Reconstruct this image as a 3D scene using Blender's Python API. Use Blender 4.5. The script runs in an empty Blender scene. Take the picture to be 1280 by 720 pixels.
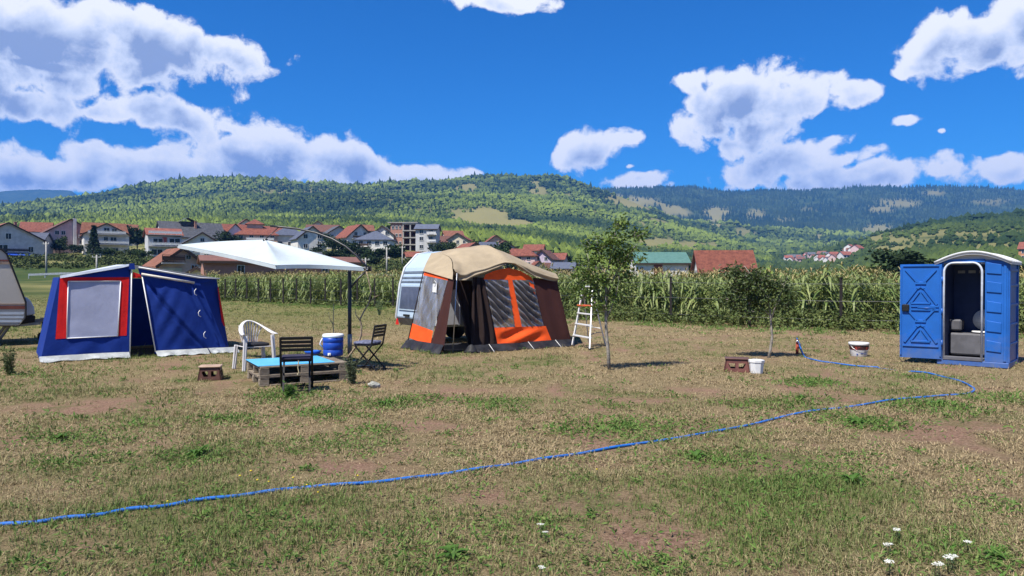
import bpy, bmesh, math, random
import numpy as np
from mathutils import Vector, Matrix
R = math.radians
random.seed(7); rng = np.random.default_rng(7)
S = bpy.context.scene
C = S.collection
# ------------------------------------------------------------------ camera
FPX = 900.0; CAMH = 1.6; PITCH = -math.atan(10/900)
cam = bpy.data.cameras.new('camera'); camo = bpy.data.objects.new('camera', cam); C.objects.link(camo)
cam.sensor_width = 36; cam.lens = FPX*36/1280; cam.clip_start = .05; cam.clip_end = 40000
camo.location = (0, 0, CAMH); camo.rotation_euler = (math.pi/2+PITCH, 0, 0)
S.camera = camo
# ------------------------------------------------------------------ light
SUN_EL = R(58); SUN_H = Vector((-.66, -.75, 0)).normalized()
SUN = Vector((SUN_H.x*math.cos(SUN_EL), SUN_H.y*math.cos(SUN_EL), math.sin(SUN_EL)))
sl = bpy.data.lights.new('sun', 'SUN'); sl.energy = 4.0; sl.angle = R(.5); sl.color = (1, .95, .86)
so = bpy.data.objects.new('sun', sl); C.objects.link(so); so.rotation_euler = SUN.to_track_quat('Z', 'Y').to_euler(); so.location = (0, 0, 30)
S.view_settings.view_transform = 'Standard'; S.view_settings.look = 'None'; S.view_settings.gamma = 1
S.view_settings.use_curve_mapping = False; S.view_settings.exposure = 1.05
S.render.engine = 'CYCLES'; S.cycles.use_denoising = True
try: S.cycles.denoiser = 'OPENIMAGEDENOISE'
except Exception: pass
S.cycles.max_bounces = 6; S.cycles.diffuse_bounces = 2; S.cycles.glossy_bounces = 2; S.cycles.transparent_max_bounces = 8
S.cycles.transmission_bounces = 3; S.cycles.volume_bounces = 0; S.cycles.caustics_reflective = False; S.cycles.caustics_refractive = False

# ------------------------------------------------------------------ pixel -> place helpers
def ray(px, py):
    v = Vector(((px-640)/FPX, 1.0, (360-py)/FPX))
    c, s = math.cos(PITCH), math.sin(PITCH)
    return Vector((v.x, c*v.y - s*v.z, s*v.y + c*v.z))
CAM = Vector((0, 0, CAMH))
def at(px, py, Y):
    d = ray(px, py); return CAM + d*(Y/d.y)
def ground(px, py, z=0.0):
    d = ray(px, py); return CAM + d*((z-CAMH)/d.z)
class Plane:
    def __init__(s, p, n): s.p = Vector(p); s.n = Vector(n).normalized()
    def __call__(s, px, py, off=0.0):
        d = ray(px, py); t = (s.p-CAM).dot(s.n)/d.dot(s.n); return CAM + d*t + s.n*off

# ------------------------------------------------------------------ world: Nishita sky and clouds by direction
W = bpy.data.worlds.new('World'); S.world = W; W.use_nodes = True
wt = W.node_tree; wt.nodes.clear()
def N(t, typ, **k):
    n = t.nodes.new(typ)
    for a, b in k.items():
        if a == 'ins':
            for i, v in b.items(): n.inputs[i].default_value = v
        else: setattr(n, a, b)
    return n
def math_node(t, op, a, b=None, clamp=False):
    n = t.nodes.new('ShaderNodeMath'); n.operation = op; n.use_clamp = clamp
    for i, v in enumerate((a, b)):
        if v is None: continue
        if isinstance(v, (int, float)): n.inputs[i].default_value = v
        else: t.links.new(v, n.inputs[i])
    return n.outputs[0]
# clouds: pixel centre, half sizes, weight (their directions in the sky)
CLOUDS = [ # px, py, rx, ry, w, tilt
 (30,44,250,50,1.15,0),(190,52,140,44,1.1,-4),(285,66,72,34,.95,-8),(60,84,110,13,.9,0),(-200,40,330,110,1.1,0),
 (20,130,125,28,1.05,0),(130,142,70,17,.9,0),(215,143,95,25,1.05,-8),(290,162,56,24,.9,-16),
 (30,214,190,30,1.1,0),(200,208,150,28,1.1,0),(330,195,130,42,1.1,-8),(440,206,120,34,1.05,-12),(530,219,95,20,1.0,-4),(600,217,45,8,.85,0),
 (-250,190,320,80,1.1,0),
 (630,2,75,15,.95,0),
 (745,187,56,27,1.05,14),(710,194,26,15,.8,0),(795,226,48,14,.95,0),(790,210,16,8,.6,0),
 (865,104,48,15,.85,10),(935,118,60,44,1.05,0),(890,145,62,34,1.0,20),(1000,128,66,34,1.0,0),(1065,122,48,22,.9,0),(950,165,80,30,.9,10),(925,178,60,18,.8,0),
 (965,208,90,26,1.0,14),(1035,178,16,22,.7,-40),(1060,195,40,16,.85,14),
 (1080,222,110,24,1.05,6),(1175,213,50,14,.75,8),(1255,214,70,24,1.0,4),(1130,152,28,10,.85,0),(1172,167,13,7,.6,0),
 (1170,55,52,38,1.05,45),(1145,85,40,15,.85,10),(1235,48,62,36,1.05,30),(1290,22,80,40,1.1,20),(1420,40,160,60,1.0,0),(1450,200,180,50,1.0,0),
]
g = bpy.data.node_groups.new('cloud_density', 'ShaderNodeTree')
g.interface.new_socket('Vector', in_out='INPUT', socket_type='NodeSocketVector')
g.interface.new_socket('Density', in_out='OUTPUT', socket_type='NodeSocketFloat')
gi = g.nodes.new('NodeGroupInput'); go = g.nodes.new('NodeGroupOutput')
# domain warp so that the outlines billow
nz0 = N(g, 'ShaderNodeTexNoise', ins={'Scale': 9.0, 'Detail': 3.0, 'Roughness': .55}); g.links.new(gi.outputs[0], nz0.inputs['Vector'])
sub = N(g, 'ShaderNodeVectorMath', operation='SUBTRACT'); g.links.new(nz0.outputs['Color'], sub.inputs[0]); sub.inputs[1].default_value = (.5, .5, .5)
scl = N(g, 'ShaderNodeVectorMath', operation='MULTIPLY'); g.links.new(sub.outputs[0], scl.inputs[0]); scl.inputs[1].default_value = (.05, .05, .03)
wv = N(g, 'ShaderNodeVectorMath', operation='ADD'); g.links.new(gi.outputs[0], wv.inputs[0]); g.links.new(scl.outputs[0], wv.inputs[1])
acc = None
for (px, py, rx, ry, w, tilt) in CLOUDS:
    d = ray(px, py); L = d.length; d = d.normalized()
    az = math.atan2(-d.x, d.y)
    el = math.asin(d.z)
    mp = N(g, 'ShaderNodeMapping', vector_type='TEXTURE')
    mp.inputs['Location'].default_value = d
    mt = Matrix.Rotation(az, 3, 'Z') @ Matrix.Rotation(el, 3, 'X') @ Matrix.Rotation(R(-tilt), 3, 'Y')
    mp.inputs['Rotation'].default_value = mt.to_euler()
    mp.inputs['Scale'].default_value = (rx/FPX/L*1.12, .6, ry/FPX/L*1.18)
    if acc is None: g.links.new(wv.outputs[0], mp.inputs['Vector'])
    else:   # evaluated one after the other, which keeps the shader's stack small
        ma = N(g, 'ShaderNodeVectorMath', operation='MULTIPLY_ADD'); g.links.new(acc, ma.inputs[0]); ma.inputs[1].default_value = (1e-9,)*3; g.links.new(wv.outputs[0], ma.inputs[2]); g.links.new(ma.outputs[0], mp.inputs['Vector'])
    ln = N(g, 'ShaderNodeVectorMath', operation='LENGTH'); g.links.new(mp.outputs[0], ln.inputs[0])
    v = math_node(g, 'SUBTRACT', w, ln.outputs['Value'])
    if acc is None: acc = v
    else:
        n = g.nodes.new('ShaderNodeMath'); n.operation = 'SMOOTH_MAX'; g.links.new(acc, n.inputs[0]); g.links.new(v, n.inputs[1]); n.inputs[2].default_value = .12; acc = n.outputs[0]
# the sky beyond the frame carries the same kind of scattered clouds
sx = N(g, 'ShaderNodeSeparateXYZ'); g.links.new(gi.outputs[0], sx.inputs[0])
nzg = N(g, 'ShaderNodeTexNoise', ins={'Scale': 3.0, 'Detail': 2.0}); g.links.new(gi.outputs[0], nzg.inputs['Vector'])
gen = math_node(g, 'MULTIPLY', math_node(g, 'SUBTRACT', nzg.outputs['Fac'], .55), 5.0)
fy = math_node(g, 'MULTIPLY', math_node(g, 'SUBTRACT', .72, sx.outputs['Y']), 8.0, True)
gen = math_node(g, 'SUBTRACT', gen, math_node(g, 'MULTIPLY', math_node(g, 'SUBTRACT', 1.0, fy), 6.0))
acc = math_node(g, 'MAXIMUM', acc, gen)
acc = math_node(g, 'MAXIMUM', acc, -1.2)
nz1 = N(g, 'ShaderNodeTexNoise', ins={'Scale': 20.0, 'Detail': 6.0, 'Roughness': .64}); g.links.new(wv.outputs[0], nz1.inputs['Vector'])
mpz = N(g, 'ShaderNodeVectorMath', operation='MULTIPLY'); g.links.new(gi.outputs[0], mpz.inputs[0]); mpz.inputs[1].default_value = (1, 1, 1.35)
vor = N(g, 'ShaderNodeTexVoronoi', feature='F1', ins={'Scale': 34.0}); g.links.new(wv.outputs[0], vor.inputs['Vector'])
acc = math_node(g, 'ADD', acc, math_node(g, 'MULTIPLY', math_node(g, 'SUBTRACT', nz1.outputs['Fac'], .5), 1.5))
acc = math_node(g, 'ADD', acc, math_node(g, 'MULTIPLY', math_node(g, 'SUBTRACT', .42, vor.outputs['Distance']), .45))
g.links.new(acc, go.inputs[0])
tc = N(wt, 'ShaderNodeTexCoord')
def dens(off, after=None):
    gr = wt.nodes.new('ShaderNodeGroup'); gr.node_tree = g
    a = N(wt, 'ShaderNodeVectorMath', operation='ADD'); wt.links.new(tc.outputs['Generated'], a.inputs[0]); a.inputs[1].default_value = off
    if after is not None:
        ma = N(wt, 'ShaderNodeVectorMath', operation='MULTIPLY_ADD'); wt.links.new(after, ma.inputs[0]); ma.inputs[1].default_value = (1e-9,)*3; wt.links.new(a.outputs[0], ma.inputs[2]); a = ma
    wt.links.new(a.outputs[0], gr.inputs[0]); return gr.outputs[0]
d0 = dens((0, 0, 0)); d1 = dens((-.012, 0, .016), d0); d2 = dens((-.008, 0, .034), d1)
alpha = N(wt, 'ShaderNodeMapRange', interpolation_type='SMOOTHSTEP', ins={'From Min': .16, 'From Max': .42}); wt.links.new(d0, alpha.inputs[0])
# cloud above this point dims it; thin edges stay bright
sh = math_node(wt, 'ADD', math_node(wt, 'MULTIPLY', math_node(wt, 'MAXIMUM', d1, 0.0), .62), math_node(wt, 'MULTIPLY', math_node(wt, 'MAXIMUM', d2, 0.0), .55))
thick = N(wt, 'ShaderNodeMapRange', interpolation_type='SMOOTHSTEP', ins={'From Min': .15, 'From Max': .95, 'To Min': .15}); wt.links.new(d0, thick.inputs[0])
sh = math_node(wt, 'MULTIPLY', sh, thick.outputs[0])
shade = N(wt, 'ShaderNodeMapRange', ins={'From Min': .12, 'From Max': .76}); wt.links.new(sh, shade.inputs[0])
cr = N(wt, 'ShaderNodeValToRGB'); wt.links.new(shade.outputs[0], cr.inputs[0])
CV = 8.0
cr.color_ramp.elements[0].color = (.90, .91, .94, 1); cr.color_ramp.elements[1].color = (.27, .35, .56, 1)
e = cr.color_ramp.elements.new(.42); e.color = (.62, .69, .85, 1)
cm = N(wt, 'ShaderNodeVectorMath', operation='SCALE'); wt.links.new(cr.outputs[0], cm.inputs[0]); cm.inputs['Scale'].default_value = CV
sky = N(wt, 'ShaderNodeTexSky', sky_type='NISHITA'); sky.sun_disc = False; sky.sun_elevation = SUN_EL
sky.sun_rotation = math.atan2(SUN_H.x, SUN_H.y); sky.altitude = 900; sky.air_density = 1.0; sky.dust_density = .15; sky.ozone_density = 2.5
hs = N(wt, 'ShaderNodeHueSaturation', ins={'Saturation': 1.28, 'Value': 1.0, 'Hue': .5}); wt.links.new(sky.outputs[0], hs.inputs['Color'])
tn_ = N(wt, 'ShaderNodeVectorMath', operation='MULTIPLY'); wt.links.new(hs.outputs[0], tn_.inputs[0]); tn_.inputs[1].default_value = (.15, .60, .94)
mx = N(wt, 'ShaderNodeMix', data_type='RGBA'); wt.links.new(alpha.outputs[0], mx.inputs['Factor']); wt.links.new(tn_.outputs[0], mx.inputs[6]); wt.links.new(cm.outputs[0], mx.inputs[7])
bg = N(wt, 'ShaderNodeBackground', ins={'Strength': .075}); wt.links.new(mx.outputs[2], bg.inputs[0])
wo = N(wt, 'ShaderNodeOutputWorld'); wt.links.new(bg.outputs[0], wo.inputs[0])
W.cycles.sampling_method = 'MANUAL'; W.cycles.sample_map_resolution = 512

# ------------------------------------------------------------------ materials
MATS = {}
def M(name, rgb, rough=.7, var=.18, scale=6.0, bump=0.0, bscale=30.0, metal=0.0, spec=.3, rgb2=None, fac=(.4, .65), coord='Object', alpha=1.0, trans=0.0, stretch=None, translucent=0.0, tint=None):
    if name in MATS: return MATS[name]
    m = bpy.data.materials.new(name); m.use_nodes = True; t = m.node_tree; b = t.nodes['Principled BSDF']
    b.inputs['Roughness'].default_value = rough; b.inputs['Metallic'].default_value = metal
    b.inputs['Specular IOR Level'].default_value = spec
    co = N(t, 'ShaderNodeTexCoord'); src = co.outputs[coord]
    if stretch:
        mp = N(t, 'ShaderNodeMapping'); mp.inputs['Scale'].default_value = stretch; t.links.new(src, mp.inputs[0]); src = mp.outputs[0]
    nz = N(t, 'ShaderNodeTexNoise', ins={'Scale': scale, 'Detail': 5.0, 'Roughness': .65}); t.links.new(src, nz.inputs['Vector'])
    mr = N(t, 'ShaderNodeMapRange', ins={'From Min': fac[0], 'From Max': fac[1]}); t.links.new(nz.outputs['Fac'], mr.inputs[0])
    mixn = N(t, 'ShaderNodeMix', data_type='RGBA'); t.links.new(mr.outputs[0], mixn.inputs['Factor'])
    c2 = rgb2 or tuple(min(1, c*(1+var)) for c in rgb)
    c1 = rgb if rgb2 else tuple(c*(1-var) for c in rgb)
    mixn.inputs[6].default_value = (*c1, 1); mixn.inputs[7].default_value = (*c2, 1)
    out = mixn.outputs[2]
    if tint:   # own colour of each plant, stored on the mesh
        at_ = N(t, 'ShaderNodeAttribute', attribute_name='tint')
        mm = N(t, 'ShaderNodeMix', data_type='RGBA'); t.links.new(at_.outputs['Fac'], mm.inputs['Factor']); t.links.new(out, mm.inputs[6]); mm.inputs[7].default_value = (*tint, 1); out = mm.outputs[2]
    t.links.new(out, b.inputs['Base Color'])
    if bump:
        n2 = N(t, 'ShaderNodeTexNoise', ins={'Scale': bscale, 'Detail': 4.0}); t.links.new(src, n2.inputs['Vector'])
        bp = N(t, 'ShaderNodeBump', ins={'Strength': bump, 'Distance': .02}); t.links.new(n2.outputs['Fac'], bp.inputs['Height']); t.links.new(bp.outputs[0], b.inputs['Normal'])
    if alpha < 1: b.inputs['Alpha'].default_value = alpha
    if trans: b.inputs['Transmission Weight'].default_value = trans
    if translucent:
        tr = N(t, 'ShaderNodeBsdfTranslucent'); t.links.new(out, tr.inputs['Color'])
        ms = N(t, 'ShaderNodeMixShader', ins={0: translucent}); t.links.new(b.outputs[0], ms.inputs[1]); t.links.new(tr.outputs[0], ms.inputs[2])
        t.links.new(ms.outputs[0], t.nodes['Material Output'].inputs['Surface'])
    MATS[name] = m; return m

# ------------------------------------------------------------------ mesh builder
class MB:
    def __init__(s): s.v = []; s.f = []; s.m = []; s.smooth = []
    def add(s, vs, fs, mi=0, smooth=False):
        o = len(s.v); s.v += [tuple(v) for v in vs]
        for f in fs: s.f.append(tuple(i+o for i in f)); s.m.append(mi); s.smooth.append(smooth)
        return s
    def box(s, c, size, rot=None, mi=0, taper=(1, 1)):
        hx, hy, hz = size[0]/2, size[1]/2, size[2]/2; c = Vector(c)
        vs = []
        for z in (-1, 1):
            tx, ty = taper if z > 0 else (1, 1)
            for x, y in ((-1, -1), (1, -1), (1, 1), (-1, 1)):
                p = Vector((x*hx*tx, y*hy*ty, z*hz))
                if rot is not None: p = rot @ p
                vs.append(c+p)
        return s.add(vs, [(3, 2, 1, 0), (4, 5, 6, 7), (0, 1, 5, 4), (1, 2, 6, 5), (2, 3, 7, 6), (3, 0, 4, 7)], mi)
    def bar(s, a, b, w, t, mi=0, up=(0, 0, 1)):
        a = Vector(a); b = Vector(b); d = (b-a); L = d.length; d.normalize()
        u = Vector(up)
        if abs(d.dot(u)) > .97: u = Vector((0, 1, 0))
        x = d.cross(u).normalized(); y = x.cross(d).normalized()
        rot = Matrix((x, d, y)).transposed()
        return s.box((a+b)/2, (w, L, t), rot, mi)
    def tube(s, pts, r, seg=8, mi=0, cap=True, smooth=True):
        pts = [Vector(p) for p in pts]; n = len(pts)
        rs = r if isinstance(r, (list, tuple)) else [r]*n
        vs = []; px = None
        for i, p in enumerate(pts):
            d = (pts[min(i+1, n-1)]-pts[max(i-1, 0)]).normalized()
            if px is None:
                u = Vector((0, 0, 1)) if abs(d.z) < .9 else Vector((1, 0, 0))
                px = d.cross(u).normalized()
            px = (px - d*px.dot(d)).normalized(); py = d.cross(px)
            for k in range(seg):
                a = 2*math.pi*k/seg; vs.append(p + (px*math.cos(a)+py*math.sin(a))*rs[i])
        fs = []
        for i in range(n-1):
            for k in range(seg): fs.append((i*seg+k, i*seg+(k+1) % seg, (i+1)*seg+(k+1) % seg, (i+1)*seg+k))
        if cap: fs += [tuple(reversed(range(seg))), tuple(range((n-1)*seg, n*seg))]
        return s.add(vs, fs, mi, smooth)
    def lathe(s, prof, c=(0, 0, 0), seg=20, mi=0, smooth=True, sx=1, sy=1):
        vs = []; c = Vector(c)
        for r, z in prof:
            for k in range(seg):
                a = 2*math.pi*k/seg; vs.append(c+Vector((r*math.cos(a)*sx, r*math.sin(a)*sy, z)))
        fs = []
        for i in range(len(prof)-1):
            for k in range(seg): fs.append((i*seg+k, i*seg+(k+1) % seg, (i+1)*seg+(k+1) % seg, (i+1)*seg+k))
        return s.add(vs, fs, mi, smooth)
    def grid(s, fn, nu, nv, mi=0, smooth=True):
        vs = [fn(i/nu, j/nv) for j in range(nv+1) for i in range(nu+1)]
        fs = [(j*(nu+1)+i, j*(nu+1)+i+1, (j+1)*(nu+1)+i+1, (j+1)*(nu+1)+i) for j in range(nv) for i in range(nu)]
        return s.add(vs, fs, mi, smooth)
    def cloth(s, bl, br, tr, tl, nu=16, nv=16, disp=None, mi=0, edge=True):
        bl, br, tr, tl = map(Vector, (bl, br, tr, tl)); n = (br-bl).cross(tl-bl).normalized()
        def fn(u, v):
            p = (bl*(1-u)+br*u)*(1-v) + (tl*(1-u)+tr*u)*v
            if disp:
                k = min(1, 6*u*(1-u)*1.2, ) * min(1, 6*v*(1-v)*1.2) if edge else 1
                p = p + n*disp(u, v)*k
            return p
        return s.grid(fn, nu, nv, mi)
    def poly(s, pts, mi=0): return s.add(pts, [tuple(range(len(pts)))], mi)
    def prism(s, pts, d, mi=0):
        n = len(pts); pts = [Vector(p) for p in pts]; d = Vector(d); vs = pts+[p+d for p in pts]
        return s.add(vs, [tuple(reversed(range(n))), tuple(range(n, 2*n))]+[(i, (i+1) % n, n+(i+1) % n, n+i) for i in range(n)], mi)
    def mesh(s, name, mats, off=(0, 0, 0), bevel=0, solid=0):
        me = bpy.data.meshes.new(name); o = Vector(off)
        me.from_pydata([(v[0]-o.x, v[1]-o.y, v[2]-o.z) for v in s.v], [], s.f)
        for m in mats: me.materials.append(m)
        me.polygons.foreach_set('material_index', s.m); me.polygons.foreach_set('use_smooth', s.smooth)
        if bevel or solid:
            bm = bmesh.new(); bm.from_mesh(me)
            if solid: bmesh.ops.solidify(bm, geom=bm.faces[:], thickness=solid)
            if bevel: bmesh.ops.bevel(bm, geom=[e for e in bm.edges if e.is_manifold and e.calc_face_angle(0) > .5], offset=bevel, segments=1, affect='EDGES', clamp_overlap=True)
            bm.to_mesh(me); bm.free()
        me.update(); return me
    def build(s, name, mats, parent=None, world=False, bevel=0, solid=0, label=None, kind=None):
        if not isinstance(mats, (list, tuple)): mats = [mats]
        off = (0, 0, 0)
        if world and parent is not None:
            p = parent; off = Vector((0, 0, 0))
            while p is not None: off = off+p.location; p = p.parent
        o = bpy.data.objects.new(name, s.mesh(name, mats, off, bevel, solid)); C.objects.link(o)
        if parent is not None: o.parent = parent
        if label: o['label'] = label
        if kind: o['kind'] = kind
        return o
def tag(o, label=None, cat=None, group=None, kind=None):
    if label: o['label'] = label
    if cat: o['category'] = cat
    if group: o['group'] = group
    if kind: o['kind'] = kind
    return o
def thing(name, label, cat, loc=(0, 0, 0), rz=0.0, group=None):
    o = bpy.data.objects.new(name, None); C.objects.link(o); o.location = loc; o.rotation_euler = (0, 0, rz); o.empty_display_size = .2
    return tag(o, label, cat, group)
def inst(name, me, parent=None, loc=(0, 0, 0), rot=(0, 0, 0), scale=(1, 1, 1)):
    o = bpy.data.objects.new(name, me); C.objects.link(o); o.location = loc; o.rotation_euler = rot; o.scale = scale
    if parent is not None: o.parent = parent
    return o
def copy_tree(o, parent=None):
    c = o.copy(); C.objects.link(c); c.parent = parent
    for ch in o.children: copy_tree(ch, c)
    return c
def big_mesh(name, V, F, mats, mi=None, tint=None, smooth=False):
    """numpy arrays straight into a mesh: V (n,3), F (m,k)"""
    me = bpy.data.meshes.new(name); V = np.ascontiguousarray(V, np.float32); F = np.ascontiguousarray(F, np.int32)
    m, k = F.shape
    me.vertices.add(len(V)); me.vertices.foreach_set('co', V.ravel())
    me.loops.add(m*k); me.loops.foreach_set('vertex_index', F.ravel())
    me.polygons.add(m); me.polygons.foreach_set('loop_start', np.arange(0, m*k, k, dtype=np.int32))
    for mt in mats: me.materials.append(mt)
    if mi is not None: me.polygons.foreach_set('material_index', np.ascontiguousarray(mi, np.int32))
    me.polygons.foreach_set('use_smooth', np.full(m, smooth))
    if tint is not None:
        a = me.attributes.new('tint', 'FLOAT', 'POINT'); a.data.foreach_set('value', np.ascontiguousarray(tint, np.float32))
    me.update(calc_edges=True); me.validate() if False else None
    return me

# ------------------------------------------------------------------ noise
_perm = rng.random((512, 512))
def vnoise(x, y):
    xi = np.floor(x).astype(int); yi = np.floor(y).astype(int); fx = x-xi; fy = y-yi
    fx = fx*fx*(3-2*fx); fy = fy*fy*(3-2*fy)
    p = lambda a, b: _perm[a % 512, b % 512]
    return (p(xi, yi)*(1-fx)+p(xi+1, yi)*fx)*(1-fy)+(p(xi, yi+1)*(1-fx)+p(xi+1, yi+1)*fx)*fy
def fbm(x, y, o=4):
    s = 0; a = .5
    for i in range(o): s = s+a*(vnoise(x, y)-.5); x = x*2.03+17.1; y = y*2.03+9.7; a *= .5
    return s

# ------------------------------------------------------------------ terrain
DN = np.array([0, 60, 100, 130, 180, 230, 300, 400, 500, 650, 800, 1100, 1500, 1900, 2400, 3000, 3600, 4300, 4900, 5500, 7000.])
SKY = np.array([(-200,285),(-60,272),(0,264),(50,258),(100,249),(150,240),(200,231),(250,225),(300,222),(350,222),(400,225),(450,229),(500,226),(560,225),(600,223),(640,226),(660,224),(675,220),(690,219.5),(703,224),(720,229),(740,235),(760,241),(800,256),(850,280),(1500,320)])
SKR = np.array([(-200,300),(600,250),(740,237),(800,234),(870,232),(920,239),(980,239),(1050,233),(1100,231),(1170,229),(1280,233),(1400,236),(1700,240)])
SKF = np.array([(-400,240),(-100,232),(0,238),(20,236),(50,235.5),(90,237),(107,247),(130,262),(200,290),(1700,300)])
_ = None
COLS = { # py of the ground at each distance node 60..1500 ; then 1900 from SKY, 3600 from SKR
 -150: [374,350,340,326,316,309,302,296,290,284,276,270],
 0:   [374,352,341,323,313,306,299,293,287,282,274,268],
 150: [374,350,340,324,313,304,297,291,285,280,268,253],
 300: [374,354,343,326,313,303,296,290,283,276,262,243],
 450: [374,359,347,328,310,301,294,289,283,277,265,247],
 600: [374,362,352,336,321,309,301,296,288,281,267,246],
 700: [374,364,360,350,339,326,315,308,298,289,272,246],
 760: [374,364,361,357,352,344,332,322,308,297,278,258],
 800: [374,364,361,358,355,349,340,331,317,305,285,264],
 850: [374,364,361,358,356,352,345,337,324,313,294,281],
 900: [374,364,361,358,356,354,348,341,330,320,304,300],
 950: [374,364,361,358,356,354.5,351,346,337,328,318,308],
 1000:[374,364,361,358,356,355,352,348,340,331,318,306],
 1050:[374,364,361,358,356,354,349,342,326,314,316,308],
 1100:[374,364,361,358,355,350,338,322,304,293,310,305],
 1180:[374,364,361,357,351,342,322,306,289,278,300,300],
 1280:[374,364,361,356,348,335,312,297,280,269,297,298],
 1450:[374,364,361,354,345,330,308,293,276,265,295,296],
}
P24 = np.array([(-200,290),(0,283),(300,262),(600,258),(700,256),(740,258),(760,262),(800,268),(850,284),(900,285),(950,290),(1000,288),(1100,286),(1280,284),(1500,284)])
P30 = np.array([(-200,285),(0,285),(600,255),(740,250),(800,251),(850,255),(900,262),(1000,264),(1100,262),(1280,262),(1500,262)])
cpx = np.array(sorted(COLS)); cpy = np.array([COLS[c] for c in sorted(COLS)], float)
def col_profile(px):
    """z at each distance node for a column of azimuth px"""
    py = [np.interp(px, cpx, cpy[:, k]) for k in range(12)]
    lo = np.interp(px, SKY[:, 0], SKY[:, 1])
    py += [lo, max(np.interp(px, P24[:, 0], P24[:, 1]), lo+3), max(np.interp(px, P30[:, 0], P30[:, 1]), np.interp(px, SKR[:, 0], SKR[:, 1])+3), np.interp(px, SKR[:, 0], SKR[:, 1])]
    d = DN[1:17]; z = CAMH+(350-np.array(py))/FPX*d
    zf = CAMH+(350-np.interp(px, SKF[:, 0], SKF[:, 1]))/FPX*5500
    z = np.concatenate(([0], z, [z[-1]*.75, zf*.72, zf, zf*.7])); z[1] = 0; 
    return z
TH_F = np.linspace(-math.atan(840/900), math.atan(850/900), 760)
_rest = np.linspace(TH_F[-1], 2*math.pi+TH_F[0], 90)[1:-1]
TH = np.concatenate((TH_F, _rest))
RR = np.concatenate((np.array([0.5]), np.geomspace(1.5, 70, 110), np.linspace(74, 300, 70), np.geomspace(306, 4800, 150), np.geomspace(4880, 7000, 24)))
NT, NR = len(TH), len(RR)
colZ = np.zeros((NT, len(DN))); cosT = np.zeros(NT)
for i, t in enumerate(TH):
    if t <= TH_F[-1]: px = 640+900*math.tan(t); colZ[i] = col_profile(px); cosT[i] = math.cos(t)
    else:
        k = (t-TH_F[-1])/(2*math.pi+TH_F[0]-TH_F[-1]); k = .5-.5*math.cos(math.pi*k)
        colZ[i] = col_profile(1490)*(1-k)+col_profile(-200)*k; cosT[i] = math.cos(TH_F[-1])
kern = np.exp(-np.linspace(-2, 2, 13)**2); kern /= kern.sum()
for k in range(len(DN)):
    if DN[k] in (1900, 3600, 5500): continue
    ext = np.concatenate((colZ[-6:, k], colZ[:, k], colZ[:6, k])); colZ[:, k] = np.convolve(ext, kern, 'valid')
HZ = np.zeros((NT, NR))
def bumps(x, y, r):
    amp = np.clip((r-140)/600, 0, 1)
    rid = np.abs(fbm(x/420+5, y/420+3, 4))*2
    return amp*((fbm(x/260, y/260, 5))*np.clip(r*.022, 0, 34) + (rid-.25)*np.clip(r*.012, 0, 22)) + .12*fbm(x/3.1, y/3.1, 3)*np.clip((r-2)/20, 0, 1)*np.clip(1-(r-60)/200, .0, 1) + np.clip((r-80)/60, 0, 1)*np.clip(1-(r-300)/300, .15, 1)*fbm(x/25, y/25, 4)*2.2
for i, t in enumerate(TH):
    Y = RR*cosT[i]; z = np.interp(Y, DN, colZ[i])
    k3 = np.array([.25, .5, .25]); z[2:-1] = np.convolve(z, k3, 'same')[2:-1] if True else z[2:-1]
    HZ[i] = z
XX = np.sin(TH)[:, None]*RR[None, :]; YY = np.cos(TH)[:, None]*RR[None, :]
HZ += bumps(XX, YY, RR[None, :]*np.ones_like(XX))
HZ[:, RR < 75] = (.10*fbm(XX/2.4, YY/2.4, 3))[:, RR < 75]*np.clip((RR[RR < 75]-1)/8, .2, 1)
def hgt(x, y):
    t = math.atan2(x, y)
    if t < TH[0]: t += 2*math.pi
    r = math.hypot(x, y)
    i = min(max(np.searchsorted(TH, t)-1, 0), NT-2); j = min(max(np.searchsorted(RR, r)-1, 0), NR-2)
    a = min(max((t-TH[i])/(TH[i+1]-TH[i]), 0), 1); b = min(max((r-RR[j])/(RR[j+1]-RR[j]), 0), 1)
    return float((HZ[i, j]*(1-a)+HZ[i+1, j]*a)*(1-b)+(HZ[i, j+1]*(1-a)+HZ[i+1, j+1]*a)*b)
def hgt_np(x, y):
    t = np.arctan2(x, y); t = np.where(t < TH[0], t+2*math.pi, t); r = np.hypot(x, y)
    i = np.clip(np.searchsorted(TH, t)-1, 0, NT-2); j = np.clip(np.searchsorted(RR, r)-1, 0, NR-2)
    a = np.clip((t-TH[i])/(TH[i+1]-TH[i]), 0, 1); b = np.clip((r-RR[j])/(RR[j+1]-RR[j]), 0, 1)
    return (HZ[i, j]*(1-a)+HZ[i+1, j]*a)*(1-b)+(HZ[i, j+1]*(1-a)+HZ[i+1, j+1]*a)*b
def g3(px, Y, dz=0.0):
    x = (px-640)/FPX*Y; return Vector((x, Y, hgt(x, Y)+dz))
def gp(px, py):
    """where the ray of a pixel meets the near field"""
    p = ground(px, py); return Vector((p.x, p.y, hgt(p.x, p.y)))
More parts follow.
